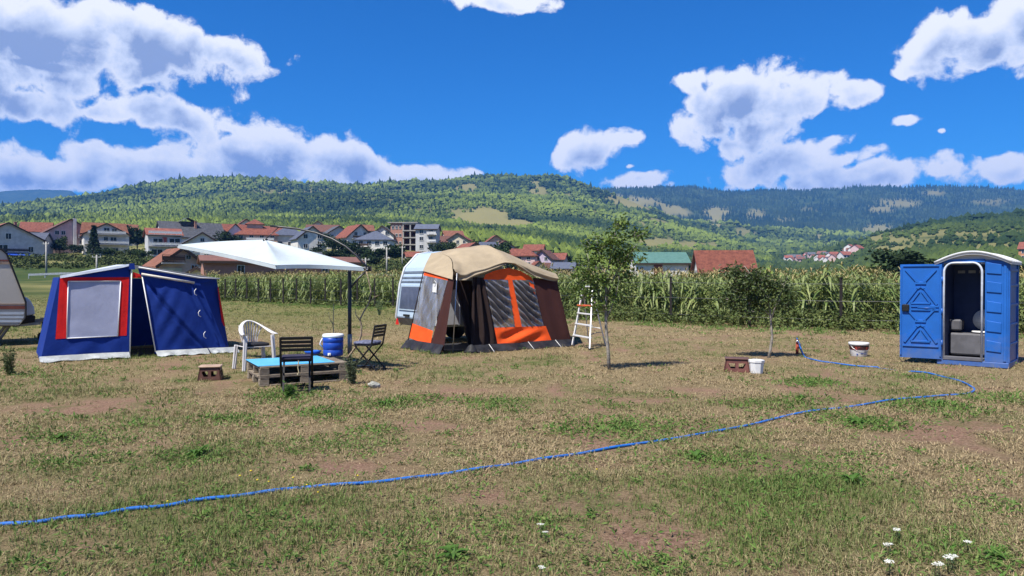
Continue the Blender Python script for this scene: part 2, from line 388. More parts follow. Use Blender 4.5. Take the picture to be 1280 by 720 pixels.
# open land: meadows and fields on the hills (x, y on the ground come from where they lie)
MEADOW = [ # px, py, rx, ry, strength
 (600,272,28,9,1),(630,279,30,4,1),(575,266,12,4,.8),(370,236,40,7,.6),(300,232,30,4,.5),(480,238,30,3,.5),(585,235,12,5,.8),(672,240,10,5,.8),(700,244,12,4,.7),(668,229,7,2.5,.8),
 (795,255,24,7,1),(840,265,16,6,1),(770,247,10,3,.8),(815,278,14,4,.8),(895,265,14,4,1),(895,277,10,5,1),(945,268,10,4,.8),(930,290,10,5,.7),(820,305,22,7,.9),(860,308,14,5,.9),(885,308,14,5,.8),
 (640,290,15,4,.5),(590,288,20,4,.5),(110,268,26,2,.8),(1120,254,20,4,.8),(1100,262,12,4,.8),(1165,241,12,2,.8),(1240,252,18,2,.6),(1095,286,14,4,.9),(1022,297,10,3,.8),(1150,291,60,4,.7),(1230,291,60,4,.7),(1180,302,70,4,.6),(1100,300,40,4,.8),(1240,308,60,5,.7),(1120,312,40,4,.8),
 (180,246,20,3,.4),(140,252,25,3,.4),(530,262,10,3,.4),(500,256,20,3,.3),(740,262,10,3,.5),(470,250,18,3,.35),(980,275,9,3,.5),(1010,262,8,2,.4),
]
Yv = np.maximum(YY, .1); PXv = 640+FPX*XX/Yv; PYv = 350-FPX*(HZ-CAMH)/Yv
mead = np.zeros_like(HZ)
nzw = fbm(XX/60, YY/60, 4)
for (px, py, rx, ry, s) in MEADOW:
    q = ((PXv-px)/(rx*1.25))**2+((PYv-py)/(ry*1.35))**2
    mead = np.maximum(mead, s*np.clip(1.5-q*1.0+nzw*2.2, 0, 1)*(RR[None, :] > 320)*(YY > 0))
mead = np.maximum(mead, np.clip(fbm(XX/330+4, YY/330+8, 4)*7-1.1, 0, 1)*.75*(RR[None, :] > 500)*(RR[None, :] < 2600))
mead[:, RR < 330] = np.maximum(mead[:, RR < 330], np.clip(.38+fbm(XX/40, YY/9, 4)*2.6, 0, 1)[:, RR < 330])
idx = np.arange(NT*NR).reshape(NT, NR)
jsplit = int(np.searchsorted(RR, 70.0))
def polar_sheet(name, j0, j1, mats, tint, centre=False):
    sel = idx[:, j0:j1+1]; V = np.stack((XX[:, j0:j1+1], YY[:, j0:j1+1], HZ[:, j0:j1+1]), -1).reshape(-1, 3)
    nn = j1-j0+1; I = np.arange(NT*nn).reshape(NT, nn); I2 = np.roll(I, -1, 0)
    F = np.stack((I[:, :-1], I[:, 1:], I2[:, 1:], I2[:, :-1]), -1).reshape(-1, 4)[:, ::-1]
    me = big_mesh(name, V, F, mats, tint=tint[:, j0:j1+1].ravel(), smooth=True)
    o = bpy.data.objects.new(name, me); C.objects.link(o); return o
# lawn material: dry straw, bare reddish soil, worn green
def lawn_material():
    m = bpy.data.materials.new('dry_lawn'); m.use_nodes = True; t = m.node_tree; b = t.nodes['Principled BSDF']; b.inputs['Roughness'].default_value = .95; b.inputs['Specular IOR Level'].default_value = .05
    co = N(t, 'ShaderNodeTexCoord'); v = co.outputs['Object']
    def nz(s, d=5, r=.6): n = N(t, 'ShaderNodeTexNoise', ins={'Scale': s, 'Detail': d, 'Roughness': r}); t.links.new(v, n.inputs['Vector']); return n.outputs['Fac']
    def ramp(f, a, b_): n = N(t, 'ShaderNodeMapRange', ins={'From Min': a, 'From Max': b_}); t.links.new(f, n.inputs[0]); return n.outputs[0]
    def mix(f, a, b_):
        n = N(t, 'ShaderNodeMix', data_type='RGBA'); t.links.new(f, n.inputs['Factor'])
        for k, c in ((6, a), (7, b_)):
            if isinstance(c, tuple): n.inputs[k].default_value = (*c, 1)
            else: t.links.new(c, n.inputs[k])
        return n.outputs[2]
    straw = mix(ramp(nz(60, 6, .75), .38, .62), (.095, .070, .036), (.36, .28, .155))
    soil = mix(ramp(nz(38, 5, .7), .35, .65), (.13, .072, .048), (.37, .235, .165))
    green = mix(ramp(nz(45, 6, .75), .35, .65), (.04, .06, .018), (.17, .19, .065))
    sa = N(t, 'ShaderNodeAttribute', attribute_name='soil'); c = mix(math_node(t, 'MAXIMUM', ramp(nz(.9, 6, .7), .56, .68), math_node(t, 'MULTIPLY', sa.outputs['Fac'], ramp(nz(6, 5, .7), .25, .5))), straw, soil)
    c = mix(ramp(nz(.55, 7, .72), .52, .66), c, green)
    a = N(t, 'ShaderNodeAttribute', attribute_name='tint')
    c = mix(a.outputs['Fac'], c, mix(ramp(nz(3, 5, .7), .4, .6), (.10, .115, .035), (.19, .17, .065)))
    t.links.new(c, b.inputs['Base Color'])
    bp = N(t, 'ShaderNodeBump', ins={'Strength': .9, 'Distance': .03}); t.links.new(nz(70, 6, .75), bp.inputs['Height']); t.links.new(bp.outputs[0], b.inputs['Normal'])
    return m
SOIL0 = -.125
lawn_tint = np.clip((RR[None, :]-19)/14, 0, .85)*np.clip(1-(XX+4)/6, 0, 1)
o = polar_sheet('ground', 0, jsplit, [lawn_material()], lawn_tint); sv = np.clip((SOIL0-fbm(XX*1.15+9, YY*1.15+2, 4))*9, 0, 1)[:, :jsplit+1].ravel()
at_ = o.data.attributes.new('soil', 'FLOAT', 'POINT'); at_.data.foreach_set('value', sv.astype(np.float32))
tag(o, 'dry mown grass field with bare reddish soil patches', kind='structure')
hm = M('hill_ground', (.030, .052, .016), .95, scale=.02, rgb2=(.060, .085, .026), spec=.05, tint=(.21, .19, .075))
o = polar_sheet('hills', jsplit, NR-1, [hm], mead); tag(o, 'forested hills with scattered meadows behind the village', kind='structure')

# ------------------------------------------------------------------ foliage makers (numpy)
def leaves_np(P, size, r, up=.3, wid=.5, fold=.25, droop=0.0):
    """leaf = 4 verts, 2 tris at each point of P; size array"""
    n = len(P); d = r.normal(size=(n, 3)); d[:, 2] = d[:, 2]*.6-droop; d /= np.linalg.norm(d, axis=1, keepdims=True)
    a = r.normal(size=(n, 3)); a[:, 2] += up; s = np.cross(d, a); s /= np.linalg.norm(s, axis=1, keepdims=True)+1e-9; nn = np.cross(s, d)
    L = size[:, None]
    v0 = P; v2 = P+d*L; m = P+d*L*.5
    v1 = m+s*L*wid*.5+nn*L*fold*.3; v3 = m-s*L*wid*.5+nn*L*fold*.3
    V = np.stack((v0, v1, v2, v3), 1).reshape(-1, 3); b = np.arange(n)[:, None]*4
    F = np.concatenate((b+[[0, 1, 2]], b+[[0, 2, 3]]), 0)
    return V, F
LEAF = {
 'tree': M('village_leaf', (.022, .042, .014), .75, scale=.35, rgb2=(.060, .095, .028), spec=.15, coord='Object', translucent=.12),
 'dark': M('dark_leaf', (.014, .028, .012), .75, scale=.35, rgb2=(.036, .060, .020), spec=.15, translucent=.1),
 'olive': M('olive_leaf', (.050, .070, .018), .75, scale=.35, rgb2=(.115, .13, .035), spec=.15, translucent=.12),
}
BARK = M('bark', (.11, .085, .06), .9, scale=14, bump=.5, bscale=40)
def crown_mesh(seed, kind, n=520, size=.62):
    r = np.random.default_rng(seed)
    pts = []
    if kind == 'conifer':
        z = r.random(n*2)**1.0; ang = r.random(n*2)*2*math.pi; lay = (np.sin(z*40)*.12+1); rad = (1-z)*.24*lay*np.sqrt(r.random(n*2)*.6+.4)+.01
        P = np.stack((rad*np.cos(ang), rad*np.sin(ang), .08+z*.92), 1)
    else:
        nb = 9
        c = np.stack((r.normal(0, .19, nb), r.normal(0, .19, nb), r.uniform(.38, .82, nb)), 1); c[0] = (0, 0, .6)
        rad = r.uniform(.13, .25, nb); k = r.integers(0, nb, n*2)
        d = r.normal(size=(n*2, 3)); d /= np.linalg.norm(d, axis=1, keepdims=True)
        P = c[k]+d*(rad[k]*(.55+.5*r.random(n*2)))[:, None]*np.array([1.15, 1.15, .9]); P[:, 2] = np.clip(P[:, 2], .12, 1.02)
    H = 1.0
    V, F = leaves_np(P, np.full(len(P), size/8)*r.uniform(.7, 1.4, len(P)), r, wid=.8)
    return V, F
def make_tree_meshes(kind, count, mat, seed):
    out = []
    for k in range(count):
        V, F = crown_mesh(seed+k, kind); out.append(big_mesh('crown', V, F, [mat]))
    return out
TREES = {'tree': make_tree_meshes('round', 4, LEAF['tree'], 10), 'dark': make_tree_meshes('round', 3, LEAF['dark'], 30), 'olive': make_tree_meshes('round', 3, LEAF['olive'], 50), 'conifer': make_tree_meshes('conifer', 2, LEAF['dark'], 70)}
tk = MB(); tk.tube([(0, 0, -.15), (.01, 0, .2), (0, .01, .45), (.01, .01, .75)], [.032, .024, .018, .006], 6)
tk.tube([(.0, 0, .3), (.1, .04, .5), (.17, .06, .62)], [.014, .01, .004], 5); tk.tube([(.0, 0, .34), (-.09, -.04, .52), (-.15, -.08, .66)], [.013, .009, .004], 5)
TRUNK = tk.mesh('trunk', [BARK])
def tree(px, Y, h, w=1.0, kind='tree', label=None, group=None, base=None):
    p = base if base is not None else g3(px, Y)
    t = thing('conifer_tree' if kind == 'conifer' else 'leafy_tree', label, 'tree', p, random.uniform(0, 6.28), group)
    inst('crown', random.choice(TREES[kind]), t, scale=(h*w, h*w, h)); inst('trunk', TRUNK, t, scale=(h, h, h))
    return t

# hill forest: one mass of small crowns
def forest():
    r = np.random.default_rng(3)
    th = r.uniform(-.72, .73, 230000); u = r.random(230000); rr = 330*np.exp(u*math.log(4300/330))
    x = np.sin(th)*rr; y = np.cos(th)*rr; z = hgt_np(x, y)
    # keep what can be seen over the nearer ground
    fi = np.clip(((th-TH_F[0])/(TH_F[-1]-TH_F[0])*(len(TH_F)-1)).astype(int), 0, len(TH_F)-1); j = np.clip(np.searchsorted(RR, rr), 1, NR-1)
    el = (HZ-CAMH)/RR[None, :]; rm = np.maximum.accumulate(np.where(RR[None, :] > 60, el, -1), 1)
    vis = (z+9-CAMH)/rr > rm[fi, j-2]-.0015
    md = mead[fi, j]
    dn = np.clip(.85+fbm(x/110, y/110, 4)*2.6, .06, 1)
    right_foot = (x/y > .36) & (rr < 1000)
    keep = vis & (r.random(len(th)) > md*1.15) & (r.random(len(th)) < np.where(right_foot, dn*.75*np.clip(1.3+3*fbm(x/60, y/25, 3), .1, 1), dn)) & ((rr > 430) | (r.random(len(th)) < .4))
    x, y, z, rr = x[keep], y[keep], z[keep], rr[keep]; n = len(x)
    con = (rr > 2500) | ((r.random(n) < .07) & (rr > 800))
    hgt_ = np.where(con, r.uniform(8, 14, n), r.uniform(5, 10, n))*np.clip(rr/1700, .40, 1.15)*np.exp(r.normal(0, .22, n)); wid = np.where(con, hgt_*.28, hgt_*r.uniform(.42, .65, n))
    seg = 5; a = np.arange(seg)/seg*2*math.pi
    rings = [(.05, .85), (.52, .95)]
    V = np.zeros((n, seg*2+1, 3))
    for k, (hz, rad) in enumerate(rings):
        rad_k = np.where(con, (1-hz)*1.0, rad)[:, None]*wid[:, None]*r.uniform(.7, 1.3, (n, seg))
        V[:, k*seg:(k+1)*seg, 0] = x[:, None]+rad_k*np.cos(a+k*.4); V[:, k*seg:(k+1)*seg, 1] = y[:, None]+rad_k*np.sin(a+k*.4)
        V[:, k*seg:(k+1)*seg, 2] = z[:, None]-.6+hgt_[:, None]*(hz+r.uniform(-.07, .07, (n, seg)))
    V[:, -1] = np.stack((x, y, z+hgt_), 1)
    f = []
    for k in range(1):
        for i in range(seg): f += [(k*seg+i, k*seg+(i+1) % seg, (k+1)*seg+(i+1) % seg), (k*seg+i, (k+1)*seg+(i+1) % seg, (k+1)*seg+i)]
    for i in range(seg): f.append((seg+i, seg+(i+1) % seg, 2*seg))
    F = (np.array(f)[None]+(np.arange(n)*(seg*2+1))[:, None, None]).reshape(-1, 3)
    tint = np.clip(.45+fbm(x/170, y/170, 3)*2.2+fbm(x/55, y/55, 2)*.9+r.normal(0, .15, n), 0, 1)*np.where(con, .18, 1.0)*np.where(right_foot[keep], .35, 1)
    me = big_mesh('forest', V.reshape(-1, 3), F, [M('forest_leaf', (.016, .034, .014), .85, scale=.06, rgb2=(.030, .055, .018), spec=.1, tint=(.17, .22, .04))], tint=np.repeat(tint, seg*2+1), smooth=False)
    o = bpy.data.objects.new('hill_forest', me); C.objects.link(o); tag(o, 'dense green forest covering the far hillsides', 'forest', kind='stuff')
forest()
# ------------------------------------------------------------------ building materials
PL = lambda n, c, **k: M(n, c, .85, var=.12, scale=.9, bump=.15, bscale=12, **k)
WALL = {'white': PL('white_render', (.68, .66, .62)), 'grey': PL('grey_render', (.50, .50, .50)), 'pink': PL('pink_render', (.62, .44, .42)), 'peach': PL('peach_render', (.58, .40, .31)),
        'cream': PL('cream_render', (.56, .50, .38)), 'lilac': PL('lilac_render', (.48, .40, .50)), 'orange': PL('orange_render', (.50, .24, .12)), 'ochre': PL('ochre_render', (.42, .28, .10)), 'redpaint': PL('red_render', (.36, .08, .06)), 'concrete': PL('bare_concrete', (.30, .29, .27))}
def brick_mat(name, c1, c2, mortar, s):
    m = bpy.data.materials.new(name); m.use_nodes = True; t = m.node_tree; b = t.nodes['Principled BSDF']; b.inputs['Roughness'].default_value = .9
    co = N(t, 'ShaderNodeTexCoord'); sep = N(t, 'ShaderNodeSeparateXYZ'); t.links.new(co.outputs['Object'], sep.inputs[0])
    ad = math_node(t, 'ADD', sep.outputs[0], sep.outputs[1]); cb = N(t, 'ShaderNodeCombineXYZ'); t.links.new(ad, cb.inputs[0]); t.links.new(sep.outputs[2], cb.inputs[1])
    br = N(t, 'ShaderNodeTexBrick', ins={'Scale': s, 'Mortar Size': .03}); br.inputs['Color1'].default_value = (*c1, 1); br.inputs['Color2'].default_value = (*c2, 1); br.inputs['Mortar'].default_value = (*mortar, 1)
    t.links.new(cb.outputs[0], br.inputs[0]); t.links.new(br.outputs[0], b.inputs['Base Color']); return m
WALL['brick'] = brick_mat('red_brick', (.34, .11, .065), (.42, .16, .10), (.35, .30, .26), 3.0)
def roof_mat(name, a, b2, s=5.0):
    m = bpy.data.materials.new(name); m.use_nodes = True; t = m.node_tree; b = t.nodes['Principled BSDF']; b.inputs['Roughness'].default_value = .75
    co = N(t, 'ShaderNodeTexCoord')
    nz = N(t, 'ShaderNodeTexNoise', ins={'Scale': 1.6, 'Detail': 8.0, 'Roughness': .8}); t.links.new(co.outputs['Object'], nz.inputs[0])
    mr = N(t, 'ShaderNodeMapRange', ins={'From Min': .38, 'From Max': .62}); t.links.new(nz.outputs[0], mr.inputs[0])
    mx = N(t, 'ShaderNodeMix', data_type='RGBA'); t.links.new(mr.outputs[0], mx.inputs[0]); mx.inputs[6].default_value = (*a, 1); mx.inputs[7].default_value = (*b2, 1); t.links.new(mx.outputs[2], b.inputs['Base Color'])
    wv_ = N(t, 'ShaderNodeTexWave', wave_type='BANDS', bands_direction='Z', ins={'Scale': s, 'Distortion': .6}); t.links.new(co.outputs['Object'], wv_.inputs[0])
    bp = N(t, 'ShaderNodeBump', ins={'Strength': .9, 'Distance': .08}); t.links.new(wv_.outputs[0], bp.inputs['Height']); t.links.new(bp.outputs[0], b.inputs['Normal']); return m
ROOF = {'red': roof_mat('red_tile', (.17, .048, .032), (.38, .125, .075)), 'orange': roof_mat('orange_tile', (.20, .070, .040), (.37, .155, .088)), 'brown': roof_mat('brown_tile', (.14, .06, .045), (.22, .10, .07)),
        'slate': roof_mat('slate_roof', (.06, .065, .08), (.15, .155, .175)), 'blue': roof_mat('blue_grey_roof', (.085, .10, .15), (.14, .16, .22)), 'teal': roof_mat('teal_sheet_roof', (.06, .15, .13), (.09, .20, .17), 2.0), 'tan': roof_mat('tan_roof', (.25, .20, .15), (.32, .27, .22))}
GLASS = M('window_glass', (.015, .018, .022), .08, spec=.6, var=.3)
WFRAME = M('white_window_frame', (.66, .66, .64), .5)
DARKWOOD = M('dark_wood', (.06, .035, .022), .7, scale=4, stretch=(1, 1, 6))
WOODEAVE = M('dark_eave', (.045, .03, .024), .8)
_wf = MB()
for a, b in (((-.5, 0), (.08, 1)), ((.5, 0), (.08, 1)), ((0, .5), (1.08, .08)), ((0, -.5), (1.08, .08)), ((0, 0), (.05, 1))): _wf.box((a[0], -.03, a[1]), (b[0], .12, b[1]))
WIN_FRAME = _wf.mesh('window', [WFRAME]); WIN_PANE = MB().box((0, .0, 0), (.96, .05, .96)).mesh('pane', [GLASS])
def window(parent, x, y, z, w, h, rz=0):
    f = inst('window', WIN_FRAME, parent, (x, y, z), (0, 0, rz), (w, 1, h)); inst('pane', WIN_PANE, f); return f
HOUSES = []
def house(label, px, Y, w, dep, wh, rh, wall='white', roof='red', gable='front', rot=0.0, wins=(), balcony=None, chimney=None, door=None, base=None, side=None, over=.5, name='house', hip=False, gablewall=None, rail='dark', cat='house', extra=None, sink=0.0, mono=None, group=None):
    """front faces the camera turned by rot; gable = which side shows its gable"""
    c = base if base is not None else g3(px, Y, -sink)
    HOUSES.append((px, Y, w*450/Y, label))
    face = math.atan2(-c.x, -c.y)                 # direction from house to camera
    rz = -(face)+math.pi+R(rot)
    t = thing(name, label, cat, c, rz, group)
    wm = WALL[wall]; b = MB(); hw, hd = w/2, dep/2; z0 = -4.0
    b.box((0, 0, (wh+z0)/2), (w, dep, wh-z0))
    gw = MB()
    if not hip and mono is None:
        if gable == 'front':
            for s in (-1, 1): gw = MB(); gw.add([(-hw, s*hd, wh), (hw, s*hd, wh), (0, s*hd, wh+rh), (-hw, s*(hd-.2), wh), (hw, s*(hd-.2), wh), (0, s*(hd-.2), wh+rh)], [(0, 1, 2), (3, 4, 5), (0, 3, 4, 1), (1, 4, 5, 2), (2, 5, 3, 0)]); gw.build('gable', WALL[gablewall] if gablewall else wm, t)
        else:
            for s in (-1, 1): gw = MB(); gw.add([(s*hw, -hd, wh), (s*hw, hd, wh), (s*hw, 0, wh+rh), (s*(hw-.2), -hd, wh), (s*(hw-.2), hd, wh), (s*(hw-.2), 0, wh+rh)], [(0, 1, 2), (3, 4, 5), (0, 3, 4, 1), (1, 4, 5, 2), (2, 5, 3, 0)]); gw.build('gable', WALL[gablewall] if gablewall else wm, t)
    b.build('wall', wm, t)
    r = MB(); ov = over; th = .22
    if mono is not None:     # one slope, low at the front
        r.add([(-hw-ov, -hd-ov, wh), (hw+ov, -hd-ov, wh), (hw+ov, hd+ov, wh+rh), (-hw-ov, hd+ov, wh+rh), (-hw-ov, -hd-ov, wh+th), (hw+ov, -hd-ov, wh+th), (hw+ov, hd+ov, wh+rh+th), (-hw-ov, hd+ov, wh+rh+th)], [(3, 2, 1, 0), (4, 5, 6, 7), (0, 1, 5, 4), (1, 2, 6, 5), (2, 3, 7, 6), (3, 0, 4, 7)])
    elif hip:
        rx = max(hw-hd, .05)
        e = wh-ov*rh/hd*.6
        top = [(-rx, 0, wh+rh), (rx, 0, wh+rh)]
        o_ = [(-hw-ov, -hd-ov, e), (hw+ov, -hd-ov, e), (hw+ov, hd+ov, e), (-hw-ov, hd+ov, e)]
        r.add(o_+top+[(p[0], p[1], p[2]-th) for p in o_], [(0, 1, 5, 4), (1, 2, 5), (2, 3, 4, 5), (3, 0, 4), (0, 6, 7, 1), (1, 7, 8, 2), (2, 8, 9, 3), (3, 9, 6, 0), (9, 8, 7, 6)])
    else:
        for s in (-1, 1):
            if gable == 'front':
                sl = rh/hw; e = wh-ov*sl
                p = [(0, -hd-ov, wh+rh+th*.5), (s*(hw+ov), -hd-ov, e+th*.5), (s*(hw+ov), hd+ov, e+th*.5), (0, hd+ov, wh+rh+th*.5)]
            else:
                sl = rh/hd; e = wh-ov*sl
                p = [(-hw-ov, 0, wh+rh+th*.5), (-hw-ov, s*(hd+ov), e+th*.5), (hw+ov, s*(hd+ov), e+th*.5), (hw+ov, 0, wh+rh+th*.5)]
            n = len(r.v); r.add(p+[(q[0], q[1], q[2]-th) for q in p], [(0, 1, 2, 3), (7, 6, 5, 4), (0, 4, 5, 1), (1, 5, 6, 2), (2, 6, 7, 3)], 0)
            if gable == 'front':      # dark verge board along the gable edge
                r.bar((0, -hd-ov-.04, wh+rh-.02), (s*(hw+ov), -hd-ov-.04, e-.02), .06, .34, 1)
            else: r.bar((-hw-ov, s*(hd+ov+.03), e-.05), (hw+ov, s*(hd+ov+.03), e-.05), .06, .22, 1)
    ro = r.build('roof', [ROOF[roof], WOODEAVE], t)
    if chimney:
        cx, cy, ch = chimney; m = MB(); m.box((cx, cy, wh+rh*.6+ch/2), (.6, .6, rh*.8+ch)); m.box((cx, cy, wh+rh+ch+.05), (.75, .75, .15)); m.build('chimney', WALL['brick'] if wall != 'brick' else WALL['concrete'], ro)
    for (wx, wz, ww, wh_) in wins: window(t, wx, -hd-.03, wz, ww, wh_)
    for (wy, wz, ww, wh_) in (side or ()): 
        s = 1 if c.x < 0 else -1
        window(t, s*(hw+.03), wy, wz, ww, wh_, s*math.pi/2)
    for bl in (balcony or ()):
        x0, x1, z = bl[:3]; d_ = bl[3] if len(bl) > 3 else 1.3
        m = MB(); m.box(((x0+x1)/2, -hd-d_/2, z), (x1-x0, d_, .18)); bo = m.build('balcony', WALL['concrete'], t)
        m = MB(); m.box(((x0+x1)/2, -hd-d_+.04, z+1.0), (x1-x0, .07, .07)); m.box(((x0+x1)/2, -hd-d_+.04, z+.62), (x1-x0, .03, .5) if rail != 'bars' else (x1-x0, .03, .06))
        k = max(2, int((x1-x0)/1.1))
        for i in range(k+1): m.box((x0+.05+(x1-x0-.1)*i/k, -hd-d_+.04, z+.5), (.06, .06, 1.0))
        m.build('railing', WFRAME if rail == 'white' else DARKWOOD if rail == 'dark' else WALL['concrete'], bo)
    if door:
        dx, dw = door; m = MB(); m.box((dx, -hd-.02, 1.05), (dw, .08, 2.1)); dd = m.build('door', DARKWOOD, t); MB().box((dx+dw*.35, -hd-.08, 1.05), (.1, .06, .06)).build('handle', WFRAME, dd)
    if extra: extra(t, hw, hd, wh)
    return t
def rowwins(w, n, zs, ww=1.2, hh=1.2, x0=None, x1=None):
    x0 = -w/2+w/(2*n) if x0 is None else x0; x1 = w/2-w/(2*n) if x1 is None else x1
    return [((x0+x1)/2 if n == 1 else x0+(x1-x0)*i/(n-1), z, ww, hh) for z in zs for i in range(n)]
VG = 'houses of the village on the slope'
# ---- left cluster
house('pale grey gabled house at the left edge with a blue awning below its balcony', 4, 185, 15.5, 11, 4.6, 4.2, 'grey', 'orange', 'front', 12, wins=[(-2.5, 5.4, 1.2, 1.5), (0, 5.4, 1.2, 1.5), (-4.5, 2.4, 1.2, 1.4), (4.8, 2.2, 1.1, 1.4), (-1.2, 2.3, 2.2, 1.9)], balcony=[(-2.5, 4.2, 1.3)], chimney=(3, 1, .6), group=VG,
      extra=lambda t, hw, hd, wh: MB().cloth((-1, -hd-2.6, .6), (4.4, -hd-2.6, .5), (4.4, -hd-.1, 1.3), (-1, -hd-.1, 1.3), 4, 4).build('awning', M('blue_tarp', (.02, .07, .42), .5), t))
house('orange tiled house mostly hidden behind the grey gabled house', 47, 232, 8, 9, 6.0, 3.0, 'orange', 'red', 'side', -8, wins=rowwins(7, 3, (1.6, 4.4)), group=VG, balcony=[(-3, 2, 3.0)])
house('small house with a blue grey roof right of the grey gabled house', 43, 192, 6.5, 7, 3.6, 2.4, 'grey', 'blue', 'side', -22, wins=rowwins(6, 2, (1.8,)), balcony=[(-3, 3.2, 2.2)], rail='white', group=VG)
house('big pink gabled house with a pale chimney running up its front', 84, 205, 12.6, 12, 5.2, 3.9, 'pink', 'brown', 'front', 10, wins=[(-3.4, 5.2, 1, 1.1), (-1.9, 5.2, 1, 1.1), (2.6, 4.9, 1, 1.1), (4.2, 4.9, 1, 1.1), (-3.4, 2.3, 1, 1.1), (-1.9, 2.3, 1, 1.1), (2.6, 2.6, 1, 1.2), (4.0, 2.6, 1, 1.2), (5.2, 2.6, 1, 1.2), (-5.2, 2.6, 1, 1.2)], balcony=[(1.6, 6.2, 1.2), (1.6, 5.6, 4.0, .9)], rail='white', group=VG,
      extra=lambda t, hw, hd, wh: MB().box((.8, -hd-.3, 4.6), (.8, .6, 9.4)).build('chimney', WALL['white'], t))
house('white three storey house with an orange roof and long balconies', 132, 200, 10.8, 10, 5.8, 2.9, 'white', 'orange', 'front', 4, wins=[(-2.8, 1.4, 1.2, 1.4), (-.2, 1.3, 1, 1.9), (2, 1.5, 1.5, 1.2), (-2.8, 4.2, 1.2, 1.4), (-.2, 4.1, 1, 1.9), (1.6, 4.4, 1.5, 1.2), (0, 6.9, 1.4, 1.3), (1.8, 6.7, 1.2, 1.2)], balcony=[(-5.2, 5.2, 2.9), (-4.5, 4.5, 5.6)], rail='white', group=VG, sink=.5,
      extra=lambda t, hw, hd, wh: MB().add([(-5.9, .5, 6.2), (5.9, .5, 6.2), (5.4, 3.6, 9.4), (-5.4, 3.6, 9.4), (-5.9, 6.6, 6.2), (5.9, 6.6, 6.2)], [(0, 1, 2, 3), (3, 2, 5, 4), (0, 3, 4), (1, 5, 2)]).build('cross_roof', ROOF['orange'], t))
house('flat fronted house with red wall panels and a wide white balcony', 204, 185, 7.6, 9, 5.6, 1.8, 'grey', 'red', 'side', 6, wins=[(-1.6, 4.0, 2.3, 1.3), (2.2, 4.0, 2.6, 1.5), (-1.8, 1.2, 2.6, 1.5), (2.4, 1.0, 1.6, 2.0)], balcony=[(-3.8, 3.8, 2.6), (-3.8, 3.8, 5.5, 1.0)], rail='white', group=VG,
      extra=lambda t, hw, hd, wh: MB().box((-.1, -hd-.06, 4.0), (1.0, .12, 1.9)).build('panel', WALL['redpaint'], t))
house('long house with a large slate grey roof and a small dormer', 238, 215, 17, 10, 4.4, 4.4, 'white', 'slate', 'side', 14, wins=rowwins(14, 4, (2.8,)), chimney=(1, -2, .2), group=VG, balcony=[(-4, 4, 1.5)],
      extra=lambda t, hw, hd, wh: MB().box((-1, 0, 8.4), (4, 3, 1.1)).add([(-3.4, -2, 8.9), (-1, -2, 10.1), (1.4, -2, 8.9), (-3.4, 2, 8.9), (-1, 2, 10.1), (1.4, 2, 8.9)], [(0, 1, 4, 3), (1, 2, 5, 4)]).build('dormer', [ROOF['slate']], t))
house('white gabled house in front of the large slate roof', 250, 178, 8.2, 8, 3.8, 2.6, 'white', 'slate', 'front', 8, wins=[(-1.6, 2.2, 1.2, 1.2), (1.8, 2.2, 1.8, 1.4), (0, 4.6, .9, .9)], balcony=[(0, 4, 2.9)], rail='white', group=VG)
house('red roofed house with a white arched gable facing the field', 287, 225, 11, 9, 5.2, 3.2, 'brick', 'red', 'side', 10, wins=rowwins(10, 3, (1.4,)), group=VG,
      extra=lambda t, hw, hd, wh: (MB().prism([(-1.2, -hd-.5, 3), (3.0, -hd-.5, 3), (3.0, -hd-.5, 6), (.9, -hd-.5, 8), (-1.2, -hd-.5, 6)], (0, 3, 0)).build('gable', WALL['white'], t), MB().add([(-1.9, -hd-.9, 5.4), (.9, -hd-.9, 8.4), (3.7, -hd-.9, 5.4), (-1.9, -hd+3, 5.4), (.9, -hd+3, 8.4), (3.7, -hd+3, 5.4)], [(0, 1, 4, 3), (1, 2, 5, 4)]).build('porch_roof', ROOF['red'], t)))
house('broad peach house with stacked red hip roofs above the white parasol', 321, 225, 12, 10, 5.0, 3.2, 'peach', 'red', 'side', 0, hip=True, wins=rowwins(12, 4, (1.6, 4.0)), balcony=[(-3, 5, 2.8)], rail='white', group=VG,
      extra=lambda t, hw, hd, wh: (MB().box((-.5, 0, 7.3), (4.6, 4, 2.2)).build('upper_storey', WALL['peach'], t), MB().add([(-3.4, -2.6, 8.2), (2.4, -2.6, 8.2), (2.4, 2.6, 8.2), (-3.4, 2.6, 8.2), (-.5, 0, 9.9)], [(0, 1, 4), (1, 2, 4), (2, 3, 4), (3, 0, 4)]).build('upper_roof', ROOF['red'], t)))
# ---- middle cluster
house('house with a dark blue grey hip roof right of the peach house', 360, 230, 10, 9, 4.4, 2.8, 'white', 'blue', 'side', 8, hip=True, wins=rowwins(9, 3, (1.6,)), group=VG)
house('white house with steep blue grey gable behind the parasol arm', 386, 215, 8.5, 9, 4.2, 3.4, 'white', 'blue', 'front', 14, wins=rowwins(8, 2, (1.8, 4.6)), group=VG)
house('low house with a brown roof behind the blue gable', 404, 262, 11, 9, 4.5, 2.6, 'cream', 'brown', 'side', -6, wins=rowwins(10, 3, (2,)), group=VG)
house('small pale cottage just above the parasol canopy', 381, 150, 6, 5, 2.4, 1.5, 'white', 'slate', 'side', 10, wins=rowwins(5, 2, (1.3,)), group=VG)
house('white house with a steep red roof showing one large red slope', 443, 225, 8.4, 9, 4.0, 3.6, 'white', 'red', 'front', 24, wins=[(-1.5, 4.8, 1, 1), (1.5, 4.8, 1, 1), (-2, 2, 1.2, 1.2), (2, 2, 1.2, 1.2)], chimney=(1.5, 1, .4), group=VG, balcony=[(-3, 3, 3.2)])
